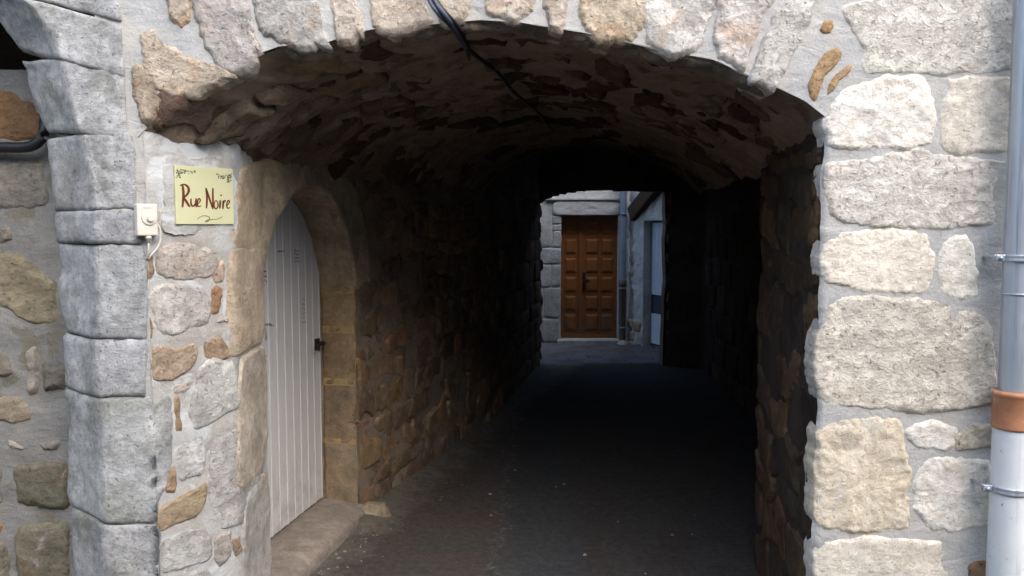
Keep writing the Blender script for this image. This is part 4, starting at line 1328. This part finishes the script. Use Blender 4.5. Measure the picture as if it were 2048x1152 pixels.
disc('knob', 0.008, 0.006, 0.012, 0.041, 0.050, M_WHITE, dl)
V, F = boxgeo(-0.012, 0.014, 0.043, 0.046, 0.035, 0.038)
link_mesh('slot', V, F, M_WHITE, box, smooth=False)
disc('gland', 0.0, -0.058, 0.0, 0, 0, M_WHITE, box) if False else None
tube('gland', [on_box(0.004, -0.056, 0.024), on_box(0.004, -0.066, 0.024), on_box(0.004, -0.067, 0.024), on_box(0.004, -0.078, 0.024)], [0.011, 0.011, 0.008, 0.008], M_WHITE, box, 14)
tube('cable', [on_box(0.004, -0.076, 0.024), on_box(0.004, -0.10, 0.022), on_box(0.003, -0.135, 0.012), on_box(0.002, -0.142, -0.02)], 0.0035, M_WHITE, box, 8)
tube('cable', [on_box(0.036, -0.012, 0.012), on_box(0.048, -0.03, 0.016), on_box(0.047, -0.07, 0.018), on_box(0.036, -0.10, 0.018), on_box(0.012, -0.125, 0.016), on_box(0.006, -0.140, 0.008)], 0.0032, M_WHITE, box, 8, smooth_pts=2)

# --- rain pipe at the right edge
pipe = thing('downpipe', 'grey metal rain pipe ending in a white pipe with terracotta collar at right', 'downpipe')
M_ZINC = NT('dull zinc', 0.38, 0.5)
co = M_ZINC.coords(True)
nz_ = M_ZINC.noise(M_ZINC.coords(True, (30, 30, 2.0)), 1.0, 6, 0.6)
cz = M_ZINC.mix(M_ZINC.rng(nz_, 0.3, 0.7), (0.33, 0.37, 0.42), (0.42, 0.46, 0.51))
cz = M_ZINC.mix(M_ZINC.rng(M_ZINC.noise(M_ZINC.coords(True, (45, 45, 1.3)), 1.0, 6, 0.7), 0.52, 0.66, 0, 0.6), cz, (0.14, 0.15, 0.16))
cz = M_ZINC.mix(M_ZINC.rng(M_ZINC.noise(co, 60, 5, 0.7), 0.66, 0.74, 0, 0.5), cz, (0.5, 0.52, 0.54))
M_ZINC.b.inputs['Metallic'].default_value = 0.4
M_ZINC = M_ZINC.done(cz, None, M_ZINC.rng(M_ZINC.noise(co, 12, 5, 0.6), 0.3, 0.7, 0.3, 0.5))
M_WPIPE = mat_plain('weathered white pipe', (0.50, 0.53, 0.55), 0.5, 0.4, var=0.07, scale=7, dirt=(0.36, 0.22, 0.15), dirt_at=0.72, bump=0.1)
_W = NT('weathered white pipe paint', 0.5, 0.4)
wco = _W.coords(True)
wcol = _W.mix(_W.rng(_W.noise(wco, 5.0, 6, 0.65), 0.35, 0.65), (0.56, 0.60, 0.62), (0.64, 0.67, 0.68))
wcol = _W.mix(_W.rng(_W.noise(_W.coords(True, (38, 38, 2.2)), 1.0, 6, 0.7), 0.56, 0.70, 0, 0.55), wcol, (0.33, 0.30, 0.26))
wcol = _W.mix(_W.rng(_W.noise(wco, 34.0, 5, 0.6), 0.66, 0.71, 0, 0.9), wcol, (0.24, 0.12, 0.07))
M_WPIPE = _W.done(wcol, _W.bump(_W.noise(wco, 60.0, 5, 0.7), 0.25, 0.003))
M_TERRA = mat_plain('worn terracotta glaze', (0.36, 0.165, 0.085), 0.6, 0.35, var=0.2, scale=18, dirt=(0.50, 0.45, 0.38), dirt_at=0.54, bump=0.3)
PX, PY = 1.762, 2.955
zc1, zc0 = at_y(2040, 788, 2.9).z, at_y(2040, 862, 2.9).z
def dent(q, z):
    d = (q - (-1.75 + 2 * math.pi)) if q > math.pi else (q + 1.75)
    return -0.010 * math.exp(-(d / 0.35) ** 2 - ((z - at_y(2040, 320, 2.9).z) / 0.05) ** 2) + 0.0008 * math.sin(z * 9 + q * 2)
prof = [(0.055, z) for z in np.linspace(zc1 - 0.03, 4.3, 200)]
lathe('upper_pipe', prof, PX, PY, M_ZINC, pipe, 48, jitter=dent)
zj2 = at_y(2040, 590, 2.9).z
lathe('pipe_joint', [(0.0552, zj2 - .004), (0.0585, zj2 - .003), (0.0585, zj2 + 0.003), (0.0552, zj2 + .004)], PX, PY, M_ZINC, pipe, 48)
lathe('collar', [(0.054, zc1 - 0.01), (0.060, zc1 + 0.003), (0.074, zc1), (0.0765, zc1 - 0.008), (0.073, zc1 - 0.016), (0.0695, zc1 - 0.022), (0.0695, zc0 + 0.012), (0.071, zc0 + 0.004), (0.070, zc0 - 0.002), (0.064, zc0 - 0.003)], PX, PY, M_TERRA, pipe, 48)
lathe('lower_pipe', [(0.066, zc0 - 0.001), (0.0655, zc0 - 0.2), (0.066, 0.4), (0.066, -0.02)], PX, PY, M_WPIPE, pipe, 48)
for cyp, rr in ((517, 0.057), (985, 0.0675)):
    zc = at_y(2040, cyp, 2.9).z
    cl = lathe('clamp', [(rr - .002, zc - .012), (rr + .004, zc - .012), (rr + .006, zc - .009), (rr + .004, zc - .004), (rr + .004, zc + .004), (rr + .006, zc + .009), (rr + .004, zc + .012), (rr - .002, zc + .012)], PX, PY, M_ZINC, pipe, 48)
    V, F = box_geo(PX - rr - 0.034, PX - rr + 0.008, PY - 0.012, PY - 0.005, zc - 0.012, zc + 0.012)
    box_geo(PX - rr - 0.034, PX - rr + 0.008, PY + 0.001, PY + 0.008, zc - 0.012, zc + 0.012, V, F)
    bevel(link_mesh('clamp_lug', V, F, M_ZINC, cl, smooth=False), 0.003, 2)
    tube('bolt', [(PX - rr - 0.020, PY - 0.020, zc), (PX - rr - 0.020, PY - 0.008, zc), (PX - rr - 0.020, YF + 0.02, zc)], [0.008, 0.008, 0.006], M_ZINC, cl, 8)

# --- cables over the crown of the arch
def vault_hit(px, py, off=0.025):
    d = ray(px, py)
    best = None
    for k in np.arange(3.06, 6.9, 0.01):
        p = Vector((d.x * k / d.y, k, CAM_Z + d.z * k / d.y))
        t = (p.x - (xl(k) - .02)) / (xr(k) - xl(k) + .04)
        _, z = VAULT.base(np.array([t]), np.array([k]))
        if p.z > z[0] - off - 0.02: return p
    return p
cb = thing('cable_bundle', 'dark cables hanging over the crown of the arch into the passage', 'cables')
for k, (o1, o2) in enumerate(((-5, 0.0), (0, 0.008), (5, -0.006), (9, 0.004))):
    pts = [at_y(838 + o1, -120, 3.0), at_y(848 + o1 * 1.1, -50, 2.985 + o2), at_y(862 + o1, 0, 2.97 + o2), at_y(882 + o1 * 1.2, 28, 2.96 + o2), at_y(905 + o1 * (1.3 if k % 2 else .6), 52, 3.02 + o2), at_y(924 + o1 * .6, 82, 3.2), at_y(936 + o1 * .2, 100, 3.36)]
    tube('cable', pts, 0.0075, [M_CABLE, M_BLACK, M_CABLE, M_BLACK][k], cb, 8, smooth_pts=2)
pts = [at_y(934, 97, 3.34)] + [vault_hit(*p) for p in ((948, 108), (968, 124), (990, 138), (1006, 158), (1022, 180), (1046, 200), (1075, 222), (1090, 245), (1105, 262))]
tube('cable', pts, 0.009, M_BLACK, cb, 10, smooth_pts=2)
tube('tie', [at_y(930, 92, 3.32), at_y(936, 104, 3.33), at_y(938, 122, 3.34)], [0.010, 0.011, 0.004], M_BLACK, cb, 8)

# --- loose stone at the wall foot, small grit
ls = at_z(752, 1018, 0.05)
lst = []
class Ground:
    def P(self, u, v, h):
        return np.stack([u, v, h], 1)
lo = stone('loose_stone', [(ls.x - .085, ls.y - .05), (ls.x + .07, ls.y - .055), (ls.x + .09, ls.y + .0), (ls.x + .06, ls.y + .06), (ls.x - .08, ls.y + .05), (ls.x - .095, ls.y)], Ground(), M_BROWN, None, (0.30, 0.25, 0.18), proud=0.085, depth=-0.005, rough=0.012, rnd=0.035, n=40, rings=RINGS_MD, edge=0.008)
tag(lo, 'single brown stone lying at the foot of the wall beside the threshold', 'stone')
rr = random.Random(5)
V, F = [], []
def chip(x, y, s):
    b = len(V)
    pts = [Vector((rr.uniform(-1, 1), rr.uniform(-1, 1), rr.uniform(-.1, 1))) for _ in range(4)]
    base_ = [(-1, -.7, 0), (1, -.6, 0), (.8, .8, 0), (-.7, .9, 0), (-.5, -.3, .7), (.5, -.2, .8), (.3, .4, .6), (-.4, .5, .75)]
    z = 0.004
    for p in base_:
        V.append((x + s * (p[0] + rr.uniform(-.3, .3)), y + s * (p[1] + rr.uniform(-.3, .3)), z + s * p[2] * rr.uniform(.6, 1.1)))
    F.extend([tuple(b + i for i in f) for f in ((0, 3, 2, 1), (4, 5, 6, 7), (0, 1, 5, 4), (1, 2, 6, 5), (2, 3, 7, 6), (3, 0, 4, 7))])
for k in range(230):
    if k < 190:
        yv = rr.uniform(3.6, 6.2); xv_ = xl(yv) + 0.10 + abs(rr.gauss(0, 0.14))
    else:
        yv = rr.uniform(3.3, 6.5); xv_ = rr.uniform(-0.7, 1.2)
    chip(xv_, yv, rr.choice([0.002, 0.003, 0.004, 0.006]))
for (px_, py_) in ((982, 1033), (1170, 1112), (865, 920), (1030, 942), (980, 990), (1128, 970), (1345, 1072), (672, 1110), (690, 1105), (678, 1118)):
    p = at_z(px_, py_); chip(p.x, p.y, 0.011)
for k in range(60):
    chip(rr.uniform(0.6, 2.0), rr.uniform(10.5, 12.0), rr.choice([0.006, 0.01, 0.016]))
M_GRIT = mat_plain('pale grit', (0.20, 0.185, 0.165), 0.9, 0.2, var=0.3, scale=50)
tag(link_mesh('grit', V, F, M_GRIT, smooth=False), 'scattered pale grit and stone chips on the asphalt', 'grit', kind='stuff')

# ================================================================== BEYOND THE PASSAGE
YH = 12.25
FAR = Plane(YH)
fh = thing('far_house', 'grey stone house with a brown panelled door beyond the passage', 'house')
fd0, fd1 = at_y(1122, 500, YH).x, at_y(1237, 500, YH).x
fz0, fz1 = at_y(1180, 678, YH).z, at_y(1180, 430, YH).z
XC = at_y(1257, 600, YH).x                     # corner with the neighbouring house
Vw, Fw = [], []
def far_rect(x0, x1, z0, z1, amp=0.006, step=0.03):
    nx, nz = max(2, int((x1 - x0) / step)), max(2, int((z1 - z0) / step))
    V = np.array([(u, z) for u in np.linspace(x0, x1, nx) for z in np.linspace(z0, z1, nz)])
    Q = np.c_[V, np.zeros(len(V))]
    add(FAR.P(V[:, 0], V[:, 1], fbm(Q, 8, 4, 151) * amp), grid_faces(nx, nz))
far_rect(-0.6, fd0, -0.05, 2.6); far_rect(fd0, fd1, fz1, 2.6); far_rect(fd1, XC + 0.05, -0.05, 2.6)
add([(-6, YH, -.05), (-0.6, YH, -.05), (-0.6, YH, 2.62), (-6, YH, 2.62)], [(0, 1, 2, 3)])
add([(-0.6, YH, 2.6), (XC + .05, YH, 2.6), (XC + .05, YH, 2.62), (-.6, YH, 2.62)], [(0, 1, 2, 3)])
# reveals of the door hole
add([(fd0, YH, -.05), (fd0, YH + .25, -.05), (fd0, YH + .25, fz1), (fd0, YH, fz1)], [(0, 1, 2, 3)])
add([(fd1, YH, -.05), (fd1, YH + .25, -.05), (fd1, YH + .25, fz1), (fd1, YH, fz1)], [(0, 1, 2, 3)])
add([(fd0, YH, fz1), (fd1, YH, fz1), (fd1, YH + .25, fz1), (fd0, YH + .25, fz1)], [(0, 1, 2, 3)])
fwall = link_mesh('wall', Vw, Fw, M_FARPL, fh)
for (x0, y0, x1, y1), cc in (((1078,400,1104,494),(.42,.42,.40)), ((1106,432,1122,448),(.36,.37,.37)), ((1106,450,1122,461),(.38,.38,.37)), ((1106,462,1122,495),(.40,.40,.39)), ((1078,497,1121,528),(.38,.38,.37)),
                      ((1070,530,1102,574),(.40,.40,.39)), ((1104,530,1121,572),(.42,.42,.41)), ((1088,576,1119,635),(.36,.36,.35)), ((1066,638,1118,684),(.37,.37,.35)), ((1050,575,1086,635),(.38,.38,.36)), ((1040,400,1075,494),(.38,.38,.36))):
    a, b = at_y(x0, y1, YH), at_y(x1, y0, YH)
    jx = lambda: random.uniform(-.008, .008)
    xm, zm = (a.x + b.x) / 2, (a.z + b.z) / 2
    stone('stone', [(a.x + jx(), a.z + jx()), (xm, a.z), (b.x + jx(), a.z + jx()), (b.x, zm), (b.x + jx(), b.z + jx()), (xm, b.z), (a.x + jx(), b.z + jx()), (a.x, zm)], FAR, M_FAR, fwall, tuple(1.15 * q * k_ for q, k_ in zip(cc, (0.96, 1.0, 1.05))), proud=0.012, depth=0.03, rough=0.006, rnd=0.015, n=40, rings=RINGS_MD, edge=0.004)  # bluish skylight tint multiplied into the stone colours
a, b = at_y(1106, 430, YH), at_y(1239, 403, YH)
stone('lintel', [(a.x, a.z), ((a.x + b.x) / 2, a.z), (b.x, a.z), (b.x, b.z), ((a.x + b.x) / 2, b.z), (a.x, b.z)], FAR, M_FARPL, fwall, (.45,.45,.44), proud=0.03, depth=0.03, rough=0.012, rnd=0.012, n=80, edge=0.003)
a, b = at_y(1090, 400, YH), at_y(1240, 397, YH)
V, F = box_geo(a.x, b.x, YH - 0.05, YH + .02, a.z, b.z)
link_mesh('moulding', V, F, M_FAR, fwall, (.45,.45,.44), smooth=False)
# step
a, b = at_z(1112, 692, 0.0), at_z(1238, 692, 0.0)
V, F = box_geo(fd0 - 0.05, fd1 + 0.02, YH - 0.13, YH + 0.26, -0.02, fz0)
bevel(link_mesh('doorstep', V, F, M_FAR, fh, (.42,.43,.43), smooth=False), 0.012, 2)
# brown door
M_WOOD = NT('varnished brown wood', 0.5, 0.4)
co = M_WOOD.coords(True, (14, 14, 1.6))
g1 = M_WOOD.noise(co, 5.0, 6, 0.6, 0.8)
cw = M_WOOD.mix(M_WOOD.rng(g1, 0.3, 0.7), (0.19, 0.070, 0.020), (0.27, 0.105, 0.030))
sepw = M_WOOD.n('ShaderNodeSeparateXYZ'); tcw = M_WOOD.n('ShaderNodeTexCoord'); M_WOOD.l(tcw.outputs['Object'], sepw.inputs[0])
wear = M_WOOD.math('MULTIPLY', M_WOOD.rng(M_WOOD.noise(M_WOOD.coords(True), 7.0, 6, 0.65), 0.40, 0.60), M_WOOD.rng(sepw.outputs['Z'], 0.35, 0.75, 0.8, 0))
cw = M_WOOD.mix(wear, cw, (0.10, 0.07, 0.05))
M_WOOD = M_WOOD.done(cw, M_WOOD.bump(g1, 0.15, 0.003))
V, F = box_geo(fd0 - .02, fd1 + .02, YH + 0.14, YH + 0.18, fz0 + 0.002, fz1 + .03)
fdoor = link_mesh('door', V, F, M_WOOD, fh, smooth=False)
fdoor['label'] = 'brown wooden double door with square raised panels'
fx = lambda p: at_y(p, 550, YH + .14).x
for (xa, xb) in ((1130, 1152), (1171, 1196), (1202, 1226)):
    for (ya, yb) in ((446, 468), (478, 507), (516, 545), (554, 583), (592, 620), (629, 660)):
        x0, x1 = fx(xa), fx(xb); z0, z1 = at_y(1180, yb, YH + .14).z, at_y(1180, ya, YH + .14).z
        V, F = [], []
        for yy, t in ((YH + .139, 0.0), (YH + .130, 0.006), (YH + .129, 0.012), (YH + .122, 0.03)):
            V += [(x0 + t, yy, z0 + t), (x1 - t, yy, z0 + t), (x1 - t, yy, z1 - t), (x0 + t, yy, z1 - t)]
        for L_ in range(3):
            for k in range(4): F.append((L_ * 4 + k, L_ * 4 + (k + 1) % 4, (L_ + 1) * 4 + (k + 1) % 4, (L_ + 1) * 4 + k))
        F.append((12, 13, 14, 15))
        link_mesh('panel', V, F, M_WOOD, fdoor, smooth=False)
for xa, w in ((1161, 3), (1198.5, 1.5)):
    V, F = box_geo(fx(xa - w), fx(xa + w), YH + .122, YH + .139, fz0 + .01, fz1 - .01)
    link_mesh('rail', V, F, M_WOOD, fdoor, smooth=False)
V, F = box_geo(fx(1166), fx(1170), YH + .110, YH + .138, at_y(1168, 582, YH).z, at_y(1168, 546, YH).z)
box_geo(fx(1166), fx(1169), YH + .07, YH + .11, at_y(1168, 566, YH).z, at_y(1168, 560, YH).z, V, F)
box_geo(fx(1166), fx(1178), YH + .065, YH + .078, at_y(1168, 566, YH).z, at_y(1168, 560, YH).z, V, F)
link_mesh('handle', V, F, M_IRON, fdoor, smooth=False)
V, F = box_geo(fd0, fd1, YH + 0.115, YH + 0.139, fz0 + 0.003, fz0 + 0.055)
link_mesh('kickboard', V, F, M_WOOD, fdoor, smooth=False)

# far rain pipe
fp = thing('drainpipe', 'blue grey drainpipe with brown lower half beside the brown door', 'drainpipe')
M_FPIPE = mat_plain('blue grey painted pipe', (0.22, 0.30, 0.42), 0.45, 0.45, var=0.1, scale=9)
M_FPIPE2 = mat_plain('brown cast iron pipe', (0.13, 0.095, 0.075), 0.6, 0.4, var=0.2, scale=12)
ppx, ppy = at_y(1245.5, 560, YH - 0.09).x, YH - 0.09
zb = at_y(1246, 562, ppy).z
lathe('upper_pipe', [(0.045, zb), (0.045, 2.6)], ppx, ppy, M_FPIPE, fp, 20)
lathe('lower_pipe', [(0.05, zb + 0.01), (0.057, zb + 0.005), (0.057, zb - 0.07), (0.05, zb - .08), (0.048, 0.06), (0.048, 0.0)], ppx, ppy, M_FPIPE2, fp, 20)
for yb in (576, 655, 428):
    zb2 = at_y(1246, yb, ppy).z
    lathe('clamp', [(0.049, zb2 - .01), (0.056, zb2 - .008), (0.056, zb2 + .008), (0.049, zb2 + .01)], ppx, ppy, M_FPIPE, fp, 20)
lathe('foot', [(0.10, -0.01), (0.095, 0.03), (0.055, 0.05), (0.048, 0.055)], ppx, ppy, M_FAR, fp, 16, (.45,.45,.44), jitter=lambda q, z: 0.015 * math.sin(3 * q))

# corner house at the right, wall turning towards us
ch = thing('corner_house', 'rough rendered house corner with a pale blue plank door at far right', 'house')
W0 = (XC, YH - 0.02)
wd = Vector((0.40, -0.917, 0)).normalized()
CW = Poly([W0, (W0[0] + wd.x * 2.2, W0[1] + wd.y * 2.2)], 1, 0.02)
# h must point to the passage (left / street)
if CW.NX[0] > 0: CW.NX, CW.NY = -CW.NX, -CW.NY
cu0, cu1 = CW.px(1287, 600)[0], 1.25
cz1 = CW.px(1290, 441)[1]
cz0 = 0.02
Vw, Fw = [], []
def cw_rect(u0, u1, z0, z1, amp=0.02):
    nu, nz = max(2, int((u1 - u0) / 0.02)), max(2, int((z1 - z0) / 0.03))
    V = np.array([(u, z) for u in np.linspace(u0, u1, nu) for z in np.linspace(z0, z1, nz)])
    Q = np.c_[V, np.zeros(len(V))]
    add(CW.P(V[:, 0], V[:, 1], fbm(Q, 9, 6, 161) * amp * 1.8), grid_faces(nu, nz))
cw_rect(0.0, cu0, -.05, cz1); cw_rect(0.0, cu1, cz1, 2.6, 0.015); cw_rect(cu1, 2.2, -.05, 2.6)
def cwp(u, z, h): return tuple(CW.P(np.array([u]), np.array([z]), np.array([h]))[0])
add([cwp(cu0, -.05, .01), cwp(cu0, -.05, -.2), cwp(cu0, cz1, -.2), cwp(cu0, cz1, .01)], [(0, 1, 2, 3)])
add([cwp(cu0, cz1, .01), cwp(cu1, cz1, .01), cwp(cu1, cz1, -.2), cwp(cu0, cz1, -.2)], [(0, 1, 2, 3)])
cwall = link_mesh('wall', Vw, Fw, M_FARPL, ch)
M_BLUE = mat_plain('pale blue grey paint', (0.58, 0.69, 0.80), 0.5, 0.35, var=0.10, scale=6, dirt=(0.25, 0.27, 0.30), dirt_at=0.66)
M_BAND = mat_plain('dark slate band', (0.05, 0.06, 0.08), 0.5, 0.35, var=0.2)
V = [cwp(cu0, cz0, -.13), cwp(cu1, cz0, -.13), cwp(cu1, cz1, -.13), cwp(cu0, cz1, -.13)]
V += [cwp(cu0, cz0, -.17), cwp(cu1, cz0, -.17), cwp(cu1, cz1, -.17), cwp(cu0, cz1, -.17)]
cdoor = link_mesh('door', V, [(0, 1, 2, 3), (7, 6, 5, 4), (0, 4, 5, 1), (1, 5, 6, 2), (2, 6, 7, 3), (3, 7, 4, 0)], M_BAND, ch, smooth=False)
cdoor['label'] = 'pale blue plank door with a dark band across'
zb0, zb1 = CW.px(1312, 631)[1], CW.px(1312, 592)[1]
def cplank(nm, u0, u1, z0, z1, h0, h1, mat):
    V = [cwp(u0, z0, h0), cwp(u1, z0, h0), cwp(u1, z1, h0), cwp(u0, z1, h0), cwp(u0, z0, h1), cwp(u1, z0, h1), cwp(u1, z1, h1), cwp(u0, z1, h1)]
    return link_mesh(nm, V, [(3, 2, 1, 0), (4, 5, 6, 7), (0, 1, 5, 4), (1, 2, 6, 5), (2, 3, 7, 6), (3, 0, 4, 7)], mat, cdoor, smooth=False)
uu = cu0 + 0.02
while uu < cu1 - 0.05:
    cplank('plank', uu, uu + 0.082, zb1, cz1 - 0.03, -.129, -.112, M_BLUE)
    uu += 0.088
cplank('lower_panel', cu0 + .02, cu1 - .02, cz0 + .03, zb0, -.129, -.112, M_BLUE)
# stones at the foot of that corner
for (x0, y0, x1, y1), cc in (((1258,664,1270,680),(.36,.30,.24)), ((1256,682,1268,690),(.40,.38,.34)), ((1268,645,1282,662),(.34,.28,.2)), ((1257,640,1267,655),(.40,.36,.3)), ((1270,672,1284,690),(.40,.40,.38))):
    a = CW.px(x0, y1); b = CW.px(x1, y0)
    stone('stone', [(a[0], a[1]), (b[0], a[1]), (b[0], b[1]), (a[0], b[1])], CW, M_FAR, cwall, cc, proud=0.03, depth=0.03, n=24, rings=RINGS_LO, edge=0.006)
# timber bracket under the eaves of the corner house
bm0, bm1 = at_y(1268, 430, YH - 0.10), at_y(1330, 352, YH - 0.9)
d = (bm1 - bm0).normalized()
s1 = d.cross(Vector((0, 0, 1))).normalized() * 0.09
s2 = d.cross(s1).normalized() * 0.11
V = [tuple(p + a * s1 + b * s2) for p in (bm0, bm1 + d * 0.6) for a, b in ((-1, -1), (1, -1), (1, 1), (-1, 1))]
bevel(link_mesh('timber_brace', V, [(0, 1, 2, 3), (7, 6, 5, 4), (0, 4, 5, 1), (1, 5, 6, 2), (2, 6, 7, 3), (3, 7, 4, 0)], mat_plain('old dark timber', (0.06, 0.04, 0.028), 0.9, 0.2, var=0.3, scale=20), ch, smooth=False), 0.02, 2)
V, F = box_geo(XC + 0.9, 8, YE + 0.9, 14, -.05, 2.6)
link_mesh('side_wall', V, F, M_FARPL, ch, smooth=False)
